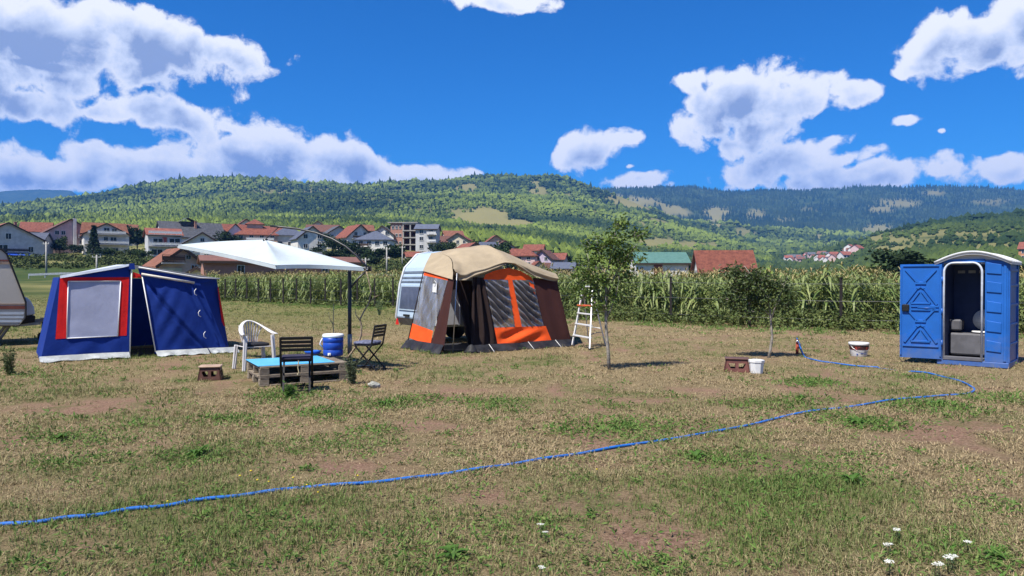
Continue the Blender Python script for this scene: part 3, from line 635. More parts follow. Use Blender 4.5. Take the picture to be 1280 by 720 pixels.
house('two storey white house with a blue grey hip roof', 470, 205, 9.6, 9, 4.8, 2.5, 'white', 'blue', 'side', -10, hip=True, wins=rowwins(9, 4, (1.4, 3.6)), balcony=[(-4.8, -1, 2.5)], chimney=(0, 0, -.5), group=VG)
house('white gabled house behind the blue hip roof', 481, 235, 7, 8, 4.4, 2.8, 'white', 'slate', 'front', -10, wins=rowwins(6, 2, (2, 4.8)), group=VG)
# brick block under construction
def apartment():
    c = g3(508, 235, -.5); t = thing('apartment_block', 'unfinished block with a brick left half and open concrete floors on the right', 'building', c, math.atan2(c.x, c.y)*-1+R(-14), VG)
    m = MB(); m.box((-2.3, 0, 2.5), (4.0, 7, 13)); m.build('wall', WALL['brick'], t)
    for k in range(3):
        for x in (-3.5, -2.3, -1.1): window(t, x, -3.53, 2.6+k*2.5, .75, 1.0)
    for k in range(5): MB().box((2.2, -.2, -.2+k*2.25), (5.0, 7.4, .35)).build('floor_slab', WALL['concrete'], t)
    for x in (-.1, 2.2, 4.5): MB().box((x, -3.55, 3.5), (.4, .4, 10.6)).build('column', WALL['concrete'], t)
    MB().box((2.2, 2.0, 3.6), (4.9, .3, 10.4)).build('back_wall', WALL['brick'], t)
    MB().box((-.2, -.1, 9.15), (9.8, 7.9, .3)).build('roof', WALL['concrete'], t)
apartment()
house('grey lilac apartment house beside the unfinished brick block', 535, 228, 6.6, 8, 7.0, 1.6, 'grey', 'blue', 'side', -8, wins=rowwins(6, 2, (1.4, 3.9, 6.0)), balcony=[(.3, 3.2, 2.6), (.3, 3.2, 5.0)], rail='white', group=VG)
house('little white cottage with a red roof below the brick block', 518, 190, 4.6, 4.4, 1.7, 1.2, 'white', 'red', 'side', 12, wins=rowwins(4, 2, (.9,), .6, .7), group=VG)
house('dark red roofed house right of the grey apartment house', 553, 245, 6.5, 7, 3.4, 2.0, 'white', 'brown', 'side', 10, wins=rowwins(6, 2, (1.8,)), group=VG)
house('pale pink gabled house with a red roof left above the tan awning', 586, 190, 6.6, 9, 3.4, 2.2, 'pink', 'red', 'front', 22, wins=[(-1.2, 1.8, 1.2, 1.3), (1.2, 1.8, 1.2, 1.3), (0, 4.0, 1, .9)], balcony=[(-1.5, 2.5, .7)], rail='white', group=VG)
house('low building with an orange red roof just above the awning ridge', 607, 172, 5.6, 6, 2.2, 1.3, 'orange', 'red', 'side', 6, wins=rowwins(5, 2, (1.2,)), group=VG)
house('house with a small blue roof behind the orange roofed building', 611, 215, 5, 5, 3.6, 1.6, 'white', 'blue', 'side', 8, wins=rowwins(4, 2, (1.8,)), group=VG)
house('red roofed white house left of the tall red hip roof', 641, 205, 6.4, 7, 2.8, 2.0, 'white', 'red', 'side', 16, wins=rowwins(6, 2, (1.4,)), group=VG)
house('house with a tall bright red hip roof', 657, 200, 6, 6.4, 4.0, 2.3, 'pink', 'red', 'side', -8, hip=True, wins=rowwins(5, 2, (1.6, 3.0), .9, .8), group=VG)
house('lilac gabled house with a dark roof', 682, 205, 5.6, 7, 4.0, 2.4, 'lilac', 'brown', 'front', -18, wins=rowwins(5, 2, (1.6, 3.9), .9, .9), group=VG)
house('low white cottage with a red gable in front of the lilac house', 671, 178, 3.6, 5, 1.9, 1.6, 'white', 'red', 'front', 14, wins=[(0, 1.4, .9, .9)], group=VG)
house('low red roofed annex right of the white cottage', 684, 180, 4.2, 4, 1.9, 1.5, 'pink', 'brown', 'side', 14, wins=rowwins(4, 2, (1.2,), .8, .7), group=VG)
house('white house with a blue roof and dark ground floor', 705, 170, 5.0, 5, 3.0, 1.3, 'white', 'blue', 'side', -8, wins=rowwins(5, 2, (.9, 2.4), 1, .8), group=VG, balcony=[(-2, 1.5, 1.7)])
house('white gabled house with a blue roof left of the young tree', 728, 172, 4.4, 5, 2.8, 1.7, 'white', 'blue', 'front', -24, wins=[(0, 1.6, 1, 1), (0, 3.2, .7, .7)], group=VG)
house('ochre cottage in front of the two blue roofs', 716, 140, 3.2, 4, 1.6, 1.2, 'ochre', 'tan', 'side', -10, wins=rowwins(3, 2, (1,), .6, .6), group=VG)
house('low hut with a tan roof above the right end of the awning', 688, 118, 3.6, 4, 1.6, .9, 'concrete', 'tan', 'side', -10, wins=[(0, .9, .7, .6)], group=VG)
for (lab, px, Y, w, dep, wh, rh, wall, roof, gab, rot) in [
 ('small white gabled house with a brown roof above the slate roofed house', 266, 262, 7, 7, 5.0, 2.6, 'white', 'brown', 'front', 12),
 ('white two storey house with a red roof just right of the peach house', 345, 245, 7.5, 8, 5.0, 2.4, 'white', 'red', 'side', 8),
 ('pale grey house with a slate roof between the blue gable and the steep red roof', 420, 240, 7, 8, 4.8, 2.2, 'grey', 'slate', 'front', 16),
 ('cream house with a red roof behind the little white cottage', 575, 236, 6.5, 7, 4.4, 2.0, 'cream', 'red', 'front', -12),
 ('white house with a brown roof left of the tall red hip roof', 628, 226, 6, 7, 4.2, 2.0, 'white', 'brown', 'front', 14),
 ('pale pink house with a red roof right of the lilac gabled house', 697, 218, 5, 6, 3.8, 1.8, 'pink', 'red', 'side', -12),
 ('little pale house with an orange roof high behind the blue hip roof', 456, 285, 6, 6, 4.6, 2.2, 'white', 'orange', 'side', 10),
 ('small grey house with a red roof behind the low brown roofed house', 399, 305, 7, 7, 5.6, 2.6, 'grey', 'red', 'front', -8),
 ('tall narrow white house with a brown roof between the red roofs at the left', 306, 262, 5.5, 7, 7.0, 2.2, 'white', 'brown', 'front', 10),
 ('small cream house with an orange roof peeping up behind the white three storey house', 158, 262, 7, 7, 5.2, 2.6, 'cream', 'orange', 'side', 8),
 ('white house with an orange roof between the brick block and the pink gabled house', 566, 262, 6.5, 7, 4.8, 2.2, 'white', 'orange', 'side', 10),
 ('small peach house with a red roof behind the awning ridge', 618, 250, 6, 6, 5.0, 2.2, 'peach', 'red', 'front', 12),
 ('white house with a red roof far behind the lilac gabled house', 668, 252, 6.5, 6, 4.6, 2.0, 'white', 'red', 'side', -10),
 ('small white house with a slate roof at the right end of the village', 746, 205, 4.6, 5, 3.0, 1.6, 'white', 'slate', 'front', -14)]:
    house(lab, px, Y, w, dep, wh, rh, wall, roof, gab, rot, wins=rowwins(w, 3 if w > 6 else 2, (1.5, 3.6) if wh > 4 else (1.5,), .9, 1.0), balcony=[(-w/2+.4, 0, 2.5)] if wh > 4.5 else None, rail='white', group=VG)
# ---- buildings behind the maize
house('peach gabled house with a red roof and garage floor below a blue window', 219, 92, 5.4, 6, 3.0, 2.0, 'peach', 'orange', 'front', 16, wins=[(1.4, 2.6, .75, .7), (.7, 3.9, .6, .5)], balcony=[(-2.6, .1, 3.1, .9)], base=Vector(((219-640)/900*92, 92, .55)),
      extra=lambda t, hw, hd, wh: MB().box((-1.2, -hd-.04, 1.6), (2.2, .1, 1.9)).build('shutter', WALL['cream'], t))
house('low grey outbuilding with a slate gable right of the peach house', 251, 84, 3.6, 4, 1.3, 1.1, 'white', 'slate', 'front', -10, wins=[(0, 1.2, .45, .4)], base=Vector(((251-640)/900*84, 84, .6)))
house('lilac grey warehouse wall with three narrow windows', 283, 98, 6.6, 8, 3.9, .4, 'lilac', 'slate', 'side', -20, mono=True, wins=[(-2.4, 3.0, .4, .6), (-1.9, 3.0, .4, .6), (-1.4, 3.0, .4, .6)], over=.1, base=Vector(((283-640)/900*98, 98, .2)))
house('long brick farm shed with a low brown roof behind the maize', 352, 74, 15.0, 6, 3.05, .55, 'brick', 'brown', 'side', 8, wins=[(-4.2, 2.3, .65, .75), (3.8, 2.3, .6, .6)], base=Vector(((352-640)/900*74, 74, .35)), door=(-1.2, 1.0), over=.35, cat='shed', name='farm_shed')
house('white shed with a teal sheet roof right of the young tree', 823, 110, 7.8, 5.2, 3.9, 1.5, 'white', 'teal', 'side', 14, wins=[(-3.2, 2.9, .5, .5)], base=Vector(((823-640)/900*110, 110, .35)), cat='shed', name='farm_shed', gablewall='pink', over=.35,
      extra=lambda t, hw, hd, wh: (MB().box((-.7, -hd-.05, 2.6), (1.3, .1, 2.4)).build('door', M('rust_red_door', (.25, .09, .07), .8), t), MB().box((hw+.05, -.6, 2.4), (.1, 1.6, 2.4)).build('opening_shade_panel', M('opening_shade_paint', (.02, .018, .016), .9), t)))  # solid side panel; the dark inside of an opening is put into its colour
house('cottage with a weathered red tile roof behind the maize', 904, 104, 7.4, 5.6, 2.7, 2.8, 'concrete', 'red', 'side', 12, wins=[(2, 1.6, .7, .6)], base=Vector(((904-640)/900*104, 104, .3)), gablewall='white')
house('house with an orange roof at the right edge behind the toilet cabin', 1290, 330, 9, 8, 6, 3, 'orange', 'red', 'side', -10, wins=rowwins(8, 3, (2, 4.4)))
# far small village below the right hillside
fr = random.Random(5)
_sm = {}
for col in ('red', 'slate', 'brown'):
    b = MB(); b.box((0, 0, 1.2), (9, 8, 8.4)); b.add([(-5, -4.6, 5.2), (5, -4.6, 5.2), (5, 0, 8.4), (-5, 0, 8.4), (-5, 4.6, 5.2), (5, 4.6, 5.2)], [(0, 1, 2, 3), (3, 2, 5, 4)], 1); b.add([(-4.5, -4, 5.4), (-4.5, 4, 5.4), (-4.5, 0, 8.2), (4.5, -4, 5.4), (4.5, 4, 5.4), (4.5, 0, 8.2)], [(0, 2, 1), (3, 4, 5)])
    for x in (-2.8, 0, 2.8):
        for z in (1.6, 4): b.box((x, -4, z), (1.3, .2, 1.4), mi=2)
    _sm[col] = [b.mesh('far_house', [WALL[k], ROOF[col], GLASS]) for k in ('white', 'pink')]
k = 0
while k < 58:
    px = fr.uniform(985, 1108); Y = fr.uniform(560, 1300); p = g3(px, Y); py_ = 350-(p.z-CAMH)*900/Y
    if not 311 < py_ < 331 or py_ < 331-(px-960)*.16: continue
    k += 1; col = fr.choice(('red', 'red', 'slate', 'brown'))
    o = inst('far_house', fr.choice(_sm[col]), None, p, (0, 0, fr.uniform(-.8, .8)), (fr.uniform(.6, .95),)*3)
    tag(o, {'red': 'tiny far house with a red roof in the village below the right hillside', 'slate': 'tiny far house with a grey roof in the village below the right hillside', 'brown': 'tiny far house with a brown roof in the village below the right hillside'}[col], 'house', 'tiny %s roofed houses of the far village' % {'red': 'red', 'slate': 'grey', 'brown': 'brown'}[col])

# ------------------------------------------------------------------ village trees
TG = 'trees between the village houses'
TL = {'tree': 'mid green leafy tree between the village houses', 'dark': 'dark green leafy tree between the village houses', 'olive': 'yellow green leafy tree between the village houses', 'conifer': 'dark pointed conifer between the village houses'}
spots = [(19,260,8,1,'dark'),(172,222,9,1.1,'dark'),(160,226,8,1.1,'dark'),(182,228,7.5,1,'tree'),(118,190,8.5,.85,'conifer'),(70,196,3.6,1.4,'dark'),(80,196,3.2,1.5,'dark'),(90,194,3,1.6,'dark'),(100,193,3,1.4,'dark'),(75,197,5.5,.9,'tree'),(284,205,7.5,1,'dark'),(291,208,6,1,'dark'),
 (405,215,6.5,1.1,'dark'),(415,212,6,1.1,'tree'),(428,195,6,1.3,'dark'),(437,190,5.6,1.2,'dark'),(447,186,5.4,1.2,'dark'),(458,180,5,1.2,'dark'),(395,180,4.6,1.3,'dark'),(410,170,4.2,1.4,'dark'),(424,170,4.4,1.3,'dark'),(466,175,4.4,1.3,'tree'),(475,176,4.6,1.3,'dark'),(488,178,4.8,1.2,'dark'),(497,180,5.5,1.1,'tree'),(488,245,8.5,.9,'dark'),
 (497,188,5.2,1.2,'dark'),(530,178,4,1.4,'dark'),(540,180,4.6,1.2,'dark'),(550,190,6,1.1,'dark'),(560,195,6.2,1,'tree'),(545,172,3.6,1.5,'tree'),(567,178,4,1.2,'dark'),(575,168,3.6,1.2,'dark'),(620,178,6.5,1,'tree'),(626,185,7.5,1,'tree'),(634,175,4.8,1.2,'dark'),(645,170,4,1.4,'dark'),(655,165,3.6,1.4,'dark'),(664,160,3.2,1.4,'dark'),(675,160,3.2,1.4,'dark'),(690,158,3.4,1.3,'dark'),(698,160,3.6,1.2,'tree'),(660,150,3,1.5,'tree'),(680,148,2.8,1.5,'olive'),(712,182,6.0,.9,'conifer'),(740,165,4,1.2,'dark'),(750,160,3.8,1.2,'tree'),(770,170,4,1.2,'tree'),(785,180,4,1.2,'dark'),
 (470,160,3.2,1.6,'dark'),(450,158,3,1.6,'dark'),(430,155,3,1.6,'dark'),(405,152,3.2,1.5,'dark'),(510,162,3,1.5,'olive'),(525,165,2.8,1.6,'olive'),
 (135,165,3.2,1.5,'tree'),(148,168,2.8,1.5,'olive'),(180,158,3,1.5,'tree'),(260,135,3.4,1.5,'dark'),(245,140,3,1.5,'tree'),(270,140,3,1.5,'dark'),(166,170,3,1.4,'dark')]
import re as _re
used_labels = {}
def tree_label(px, Y, h, k):
    desc = {'tree': 'mid green leafy tree', 'dark': 'dark green leafy tree', 'olive': 'yellow green shrubby tree', 'conifer': 'dark pointed conifer'}[k]
    hx, hy, hw_, hl = min(HOUSES, key=lambda q: abs(q[0]-px)+.25*abs(q[1]-Y))
    short = ' '.join(_re.split(r' (?:with|in|left|right|behind|mostly|above|between|below|beside|just|at|facing) ', hl)[0].split()[:7])
    rel = 'in front of' if abs(px-hx) < hw_ and Y < hy else 'behind' if abs(px-hx) < hw_ else 'left of' if px < hx else 'right of'
    lb = '%s %s the %s' % (desc, rel, short); n = used_labels.get(lb, 0); used_labels[lb] = n+1
    if n == 1: lb = 'second '+lb if Y > 170 else 'lower '+lb
    elif n == 2: lb = 'third '+lb
    return lb
for (px, Y, h, w, k) in spots: tree(px, Y, h*.92, w, k, tree_label(px, Y, h, k), TG+' '+k)
NT_ = 'trees in the fields behind the maize'
for (px, Y, h, w, k) in [(858,122,4.6,.9,'dark'),(868,128,4.8,.9,'dark'),(862,116,3.4,1,'tree'),(948,112,3.2,1.2,'dark'),(960,118,3.0,1.3,'tree'),(985,125,2.8,1.3,'olive'),(845,125,3.4,1.1,'tree'),(880,140,4.4,1,'dark'),(748,100,2.8,1.4,'tree'),(1010,130,2.6,1.6,'dark')]:
    tree(px, Y, h, w, k, {'dark': 'dark green tree in the field behind the maize', 'tree': 'mid green tree in the field behind the maize', 'olive': 'yellow green shrub in the field behind the maize'}[k], NT_+' '+k)
for (px, Y, h, w, k) in [(1095,78,3.2,1.5,'olive'),(1108,80,3.4,1.4,'tree'),(1122,84,4.4,1.2,'tree'),(1136,80,5.2,1.2,'dark'),(1150,84,5.0,1.2,'dark'),(1165,90,4.4,1.2,'dark'),(1080,82,2.8,1.5,'tree'),(1272,80,3.6,1.2,'dark')]:
    tree(px, Y, h, w, k, {'dark': 'dark green bushy tree beyond the toilet cabin', 'tree': 'mid green bushy tree left of the toilet cabin roof', 'olive': 'yellow green low bush left of the toilet cabin roof'}[k], 'bushy trees beyond the toilet cabin '+k)
# ------------------------------------------------------------------ poles and guard rails
CONC = M('pole_concrete', (.36, .35, .33), .85)
def pole(px, Y, h, label):
    p = g3(px, Y); t = thing('utility_pole', label, 'pole', p, random.uniform(-.3, .3), 'concrete utility poles')
    m = MB(); m.tube([(0, 0, -.4), (0, 0, h)], [.17, .11], 8); m.build('post', CONC, t)
    MB().box((0, 0, h-.35), (1.3, .1, .1)).build('crossarm', CONC, t)
    for x in (-.55, .55): MB().lathe([(.05, h-.3), (.06, h-.2), (.03, h-.12)], (x, 0, 0), 8).build('insulator', WFRAME, t)
pole(58, 118, 5.6, 'tall pale pole left of the blue tent beside the guard rail')
pole(121, 112, 3.4, 'short pale pole above the blue tent window')
pole(457, 120, 3.6, 'short pale pole right of the parasol arm')
pole(483.5, 125, 5.2, 'tall pale pole left of the caravan roof')
pole(503, 160, 5.2, 'pale pole below the unfinished brick block')
pole(656.5, 150, 4.6, 'grey pole between dark trees above the awning')
STEEL = M('galvanised_steel', (.48, .49, .50), .45, metal=.6)
def rail(px0, px1, Y, label):
    t = thing('guard_rail', label, 'guard rail', g3((px0+px1)/2, Y)); n = max(2, int((px1-px0)/900*Y/2.4))
    pts = [g3(px0+(px1-px0)*i/n, Y)-t.location for i in range(n+1)]
    m = MB()
    for a, b in zip(pts, pts[1:]): m.bar(a+Vector((0, -.06, .62)), b+Vector((0, -.06, .62)), .06, .32)
    m.build('beam', STEEL, t)
    for p in pts: MB().box(p+Vector((0, 0, .2)), (.1, .1, 1.1)).build('post', STEEL, t)
rail(36, 138, 112, 'pale steel guard rail behind the blue tent')
rail(440, 505, 122, 'pale steel guard rail left of the caravan')

# ------------------------------------------------------------------ maize field and wire fence
FENCE = [Vector((-34, 68, 0)), Vector((-22.8, 56, 0)), Vector((-6.4, 40.5, 0)), Vector((4.8, 27.2, 0)), Vector((9.9, 23.4, 0)), Vector((16.5, 20.0, 0)), Vector((28, 15.5, 0))]
def poly_at(L, s):
    for a, b in zip(L, L[1:]):
        d = (b-a).length
        if s <= d or b is L[-1]:
            dr = (b-a)/d; return a+dr*s, dr
        s -= d
FLEN = sum((b-a).length for a, b in zip(FENCE, FENCE[1:]))
CORN_LEAF = M('maize_leaf', (.10, .155, .038), .5, scale=1.2, rgb2=(.31, .34, .12), spec=.35, coord='Object', translucent=.22)
CORN_DRY = M('maize_tassel', (.22, .18, .07), .8, scale=3, rgb2=(.36, .30, .14))
CORN_STALK = M('maize_stalk', (.10, .125, .04), .7, scale=3)
def corn_arrays(r, h=1.95, nl=12, dry=True):
    """leaf strips, tassel strips and stalk of one plant"""
    LV, LF, TV, TF = [], [], [], []
    az0 = r.random()*6.28
    for k in range(nl):
        z0 = h*(.12+.76*k/(nl-1)); az = az0+(k % 2)*math.pi+r.normal()*.35
        L = (.42+.42*math.sin(math.pi*min(1, (k+1.5)/(nl+1))))*r.uniform(.85, 1.2)*h/1.95; rise = r.uniform(.6, 1.15); w = .038*r.uniform(.8, 1.35)
        if k < 3: L *= .8; rise = .1
        o = len(LV); d = np.array((math.cos(az), math.sin(az), 0)); s = np.array((-math.sin(az), math.cos(az), 0)); seg = 4
        for i in range(seg+1):
            t = i/seg; p = d*L*(t*.9)+np.array((0, 0, z0+L*(rise*t-1.25*t*t))); ww = w*(math.sin(math.pi*min(.96, t*.8+.16)))
            LV += [p-s*ww, p+s*ww+np.array((0, 0, .01))]
        LF += [(o+2*i, o+2*i+1, o+2*i+3, o+2*i+2) for i in range(seg)]
    for k in range(5):
        az = r.random()*6.28; L = r.uniform(.18, .32); d = np.array((math.cos(az), math.sin(az), 0))*r.uniform(.25, .8); s = np.array((-math.sin(az), math.cos(az), 0))*.013; o = len(TV)
        for i in range(3):
            t = i/2; p = d*L*t+np.array((0, 0, h*.93+L*(1.0*t-.45*t*t))); TV += [p-s, p+s]
        TF += [(o, o+1, o+3, o+2), (o+2, o+3, o+5, o+4)]
    SV = []; SF = []
    for z, rr in ((-.1, .016), (h*.55, .012), (h*.97, .006)):
        for k in range(4): SV.append((rr*math.cos(k*1.571), rr*math.sin(k*1.571), z))
    for i in range(2):
        for k in range(4): SF.append((i*4+k, i*4+(k+1) % 4, i*4+4+(k+1) % 4, i*4+4+k))
    return [np.array(a, float) if i % 2 == 0 else np.array(a, int) for i, a in enumerate((LV, LF, TV, TF, SV, SF))]
rc = np.random.default_rng(21)
CORN = [corn_arrays(rc, rc.uniform(1.86, 2.15)) for _ in range(9)]
CORN_ME = [(big_mesh('foliage', a[0], a[1], [CORN_LEAF]), big_mesh('tassel', a[2], a[3], [CORN_DRY]), big_mesh('stalk', a[4], a[5], [CORN_STALK])) for a in CORN]
cands = []
for row in range(16):
    off = 1.0+row*.62
    s = 6.0+rc.random()
    while s < FLEN-2:
        p, d = poly_at(FENCE, s); nrm = Vector((-d.y, d.x, 0))
        if nrm.y < 0: nrm = -nrm
        q = p+nrm*(off+rc.normal()*.10); s += rc.uniform(.2, .34)*(1 if row < 3 else 1.35)
        if -0.80 < q.x/q.y < .82: cands.append((row, q, rc.uniform(.92, 1.06)*(.92 if q.x > 6 else .97 if q.x > 2 else 1.0)*(1+.55*fbm(np.array([q.x/1.6]), np.array([q.y/1.6]), 3)[0])))
front = [c for c in cands if c[0] < 2 and -.72 < c[1].x/c[1].y < .72]
front.sort(key=lambda c: (c[0] >= 1, c[1].length))
# plants hidden behind the caravan, the tents and the cabin stay in the mass
vis = [c for c in front if not (490 < 640+900*c[1].x/c[1].y < 700 or c[1].x/c[1].y*900+640 > 1120 and c[1].x/c[1].y*900+640 < 1262 or c[1].x/c[1].y*900+640 < 285)]
ind = vis[:300]; ids = set(id(c) for c in ind)
for (row, q, sc) in ind:
    a = CORN_ME[rc.integers(0, 9)]
    t = thing('maize_plant', 'tall green maize plant with a dry tan tassel behind the wire fence', 'maize plant', (q.x, q.y, hgt(q.x, q.y)), rc.random()*6.28, 'maize plants in the front rows behind the fence')
    t.scale = (sc, sc, sc)
    t.rotation_euler = (rc.normal()*.05, rc.normal()*.05, rc.random()*6.28)
    for nm, me in zip(('foliage', 'tassel', 'stalk'), a): inst(nm, me, t)
VV, FF, MI = [], [], []; o_ = 0
for c in cands:
    if id(c) in ids: continue
    row, q, sc = c; a = CORN[rc.integers(0, 9)]; an = rc.random()*6.28; cs, sn = math.cos(an)*sc, math.sin(an)*sc
    Rm = np.array(((cs, -sn, 0), (sn, cs, 0), (0, 0, sc))); z = hgt(q.x, q.y)
    for k, mi in ((0, 0), (2, 1), (4, 2)):
        if k == 4 and row > 1: continue
        VV.append(a[k]@Rm.T+np.array((q.x, q.y, z))); FF.append(a[k+1]+o_); MI.append(np.full(len(a[k+1]), mi)); o_ += len(a[k])
o = bpy.data.objects.new('maize_field', big_mesh('maize_field', np.concatenate(VV), np.concatenate(FF), [CORN_LEAF, CORN_DRY, CORN_STALK], mi=np.concatenate(MI))); C.objects.link(o)
tag(o, 'mass of tall maize with dry tan tassels filling the field', 'maize', kind='stuff')
# fence
FPOST = M('rusty_fence_post', (.025, .021, .019), .8); FWIRE = M('fence_wire', (.16, .16, .16), .5, metal=.7)
fence = thing('wire_fence', 'wire fence with thin dark metal posts along the maize field', 'fence', (4.8, 27.2, 0))
s = 0; posts = []
while s < FLEN:
    p, d = poly_at(FENCE, s); posts.append(p); s += 1.75 if p.x < -6 else 2.9
for p in posts:
    z = hgt(p.x, p.y); big = p.x > 3
    m = MB(); m.box((p.x, p.y, z+.75), (.07 if big else .09, .07 if big else .09, 1.9)); m.box((p.x, p.y-.02, z+1.69), (.075, .075, .03)); m.build('post', FPOST, fence, world=True)
for h in (.35, .95, 1.5):
    MB().tube([Vector((p.x, p.y-.045, hgt(p.x, p.y)+h-.02*(i % 2))) for i, p in enumerate(posts)], .006, 5).build('wire', FWIRE, fence, world=True)
# weeds and low bushes along the foot of the fence
def weeds():
    r = np.random.default_rng(9); P = []; sz = []
    for k in range(2600):
        s = 8+r.random()*(FLEN-10); p, d = poly_at(FENCE, s); n = Vector((d.y, -d.x, 0))
        if n.y > 0: n = -n
        amp = np.clip(.55+1.2*fbm(np.array([s/3.0]), np.array([2.0]), 3)[0], .15, 1.3); right = p.x > 1
        if not right and r.random() < .35: continue
        off = abs(r.normal())*.55 if right else abs(r.normal())*.3
        q = p+n*(off-.5); hmax = (1.0 if right else .55)*amp*math.exp(-max(0, off-.3)*.9)
        m = 14 if p.y < 34 else 7
        for _k in range(m):
            P.append((q.x+r.normal()*.16, q.y+r.normal()*.16, hgt(q.x, q.y)+r.random()**.8*hmax)); sz.append(r.uniform(.06, .16)*(1 if p.y < 34 else 1.6))
    V, F = leaves_np(np.array(P), np.array(sz), r, wid=.55)
    tn = np.repeat(np.clip(r.normal(.3, .3, len(P)), 0, 1), 4)
    o = bpy.data.objects.new('weeds', big_mesh('weeds', V, F, [M('weed_leaf', (.042, .068, .018), .7, scale=2, rgb2=(.10, .14, .036), spec=.2, tint=(.17, .19, .065), translucent=.12)], tint=tn)); C.objects.link(o)
    tag(o, 'tangled green weeds along the foot of the wire fence', 'weeds', kind='stuff')
weeds()

def hedges():
    r = np.random.default_rng(17); P = []; sz = []
    for (px0, px1, d, h) in [(0,60,150,1.3),(20,110,138,1.0),(60,185,160,1.4),(110,200,145,1.2),(150,260,150,1.6),(230,300,165,1.6),(60,130,178,1.2),(360,520,170,2.0),(400,560,150,1.6),(420,500,135,1.4),(500,640,160,1.8),(560,720,150,1.7),(600,760,140,1.5),(640,780,165,1.6),(0,90,175,1.6),(150,200,185,2.2),(330,460,190,2.2),(700,860,150,1.6),(760,900,200,2.0),(820,1010,230,2.2),(940,1120,300,2.6)]:
        for k in range(int((px1-px0)*1.1)):
            if r.random() < .3: continue
            px = r.uniform(px0, px1); dd = d+r.normal()*2.5; c = g3(px, dd); hh = h*r.uniform(.5, 1.2)
            for _k in range(26): v = r.normal(size=3); v /= np.linalg.norm(v); P.append((c.x+v[0]*hh*.7, c.y+v[1]*hh*.7, c.z+abs(v[2])*hh)); sz.append(r.uniform(.25, .5))
    V, F = leaves_np(np.array(P), np.array(sz), r, wid=.8); tn = np.repeat(np.clip(r.normal(.3, .3, len(P)), 0, 1), 4)
    o = bpy.data.objects.new('hedges', big_mesh('hedges', V, F, [M('hedge_leaf', (.025, .042, .014), .75, scale=.3, rgb2=(.055, .08, .022), spec=.15, tint=(.12, .14, .04))], tint=tn)); C.objects.link(o)
    tag(o, 'scrubby green hedges along the terraces below the village', 'hedge', kind='stuff')
hedges()
# ------------------------------------------------------------------ cloth and plastic materials
def cloth_mat(n, c, **k): return M(n, c, .8, var=.10, scale=2.5, bump=.25, bscale=14, spec=.2, translucent=k.pop('tl', .12), **k)
BLUE = cloth_mat('blue_canvas', (.009, .036, .235)); RED = cloth_mat('red_canvas', (.72, .018, .018)); GREYW = M('grey_blind', (.36, .38, .50), .45, var=.06, scale=3, bump=.2, bscale=8)
PALE = cloth_mat('pale_canvas', (.55, .60, .68)); HEM = M('pale_mud_flap', (.36, .38, .38), .6, var=.25, scale=4, bump=.5, bscale=9)
WHITEP = M('white_plastic', (.72, .72, .72), .4, var=.05); BEIGE = cloth_mat('beige_canvas', (.38, .305, .205)); BROWN = cloth_mat('brown_canvas', (.058, .021, .018), tl=.06); ORANGE = cloth_mat('orange_canvas', (.90, .105, .018), tl=.06)
DARKC = cloth_mat('dark_brown_canvas', (.022, .013, .012), tl=.02); BLACKF = M('black_flap', (.018, .018, .022), .6, var=.4, scale=5, bump=.5, bscale=12)
ALU = M('aluminium', (.62, .63, .65), .35, metal=.8, var=.08); BLACKP = M('black_plastic', (.014, .014, .015), .5, var=.2); BLACKM = M('black_metal', (.012, .012, .014), .4, spec=.5)
def vinyl():
    m = bpy.data.materials.new('clear_vinyl'); m.use_nodes = True; t = m.node_tree; t.nodes.clear()
    tr = N(t, 'ShaderNodeBsdfTransparent'); tr.inputs[0].default_value = (.34, .34, .37, 1)
    gl = N(t, 'ShaderNodeBsdfGlossy', ins={'Roughness': .24}); gl.inputs[0].default_value = (.95, .90, .88, 1)
    df = N(t, 'ShaderNodeBsdfDiffuse'); df.inputs[0].default_value = (.50, .49, .53, 1)
    lw = N(t, 'ShaderNodeLayerWeight', ins={'Blend': .42})
    a = N(t, 'ShaderNodeMixShader', ins={0: .30}); t.links.new(tr.outputs[0], a.inputs[1]); t.links.new(df.outputs[0], a.inputs[2])
    b = N(t, 'ShaderNodeMixShader'); mr = N(t, 'ShaderNodeMapRange', ins={'To Min': .10, 'To Max': .85}); t.links.new(lw.outputs['Fresnel'], mr.inputs[0]); t.links.new(mr.outputs[0], b.inputs[0]); t.links.new(a.outputs[0], b.inputs[1]); t.links.new(gl.outputs[0], b.inputs[2])
    o = N(t, 'ShaderNodeOutputMaterial'); t.links.new(b.outputs[0], o.inputs[0]); return m
VINYL = vinyl()
def P2(z, ox, oy, s): return lambda x, y: (ox+x/s, oy+y/s)
def wr(seed, amp, f=1.0, dirn=(1, 0)):
    """soft wrinkles over a panel"""
    r = random.Random(seed); ph = [(r.uniform(2, 6)*f, r.uniform(-3, 3), r.uniform(0, 6.3), r.uniform(.4, 1)) for _ in range(4)]
    def d(u, v):
        a = u*dirn[0]+v*dirn[1]; b = -u*dirn[1]+v*dirn[0]
        return amp*sum(w*math.sin(k*a*2+q*b+p) for k, q, p, w in ph)/2.2
    return d

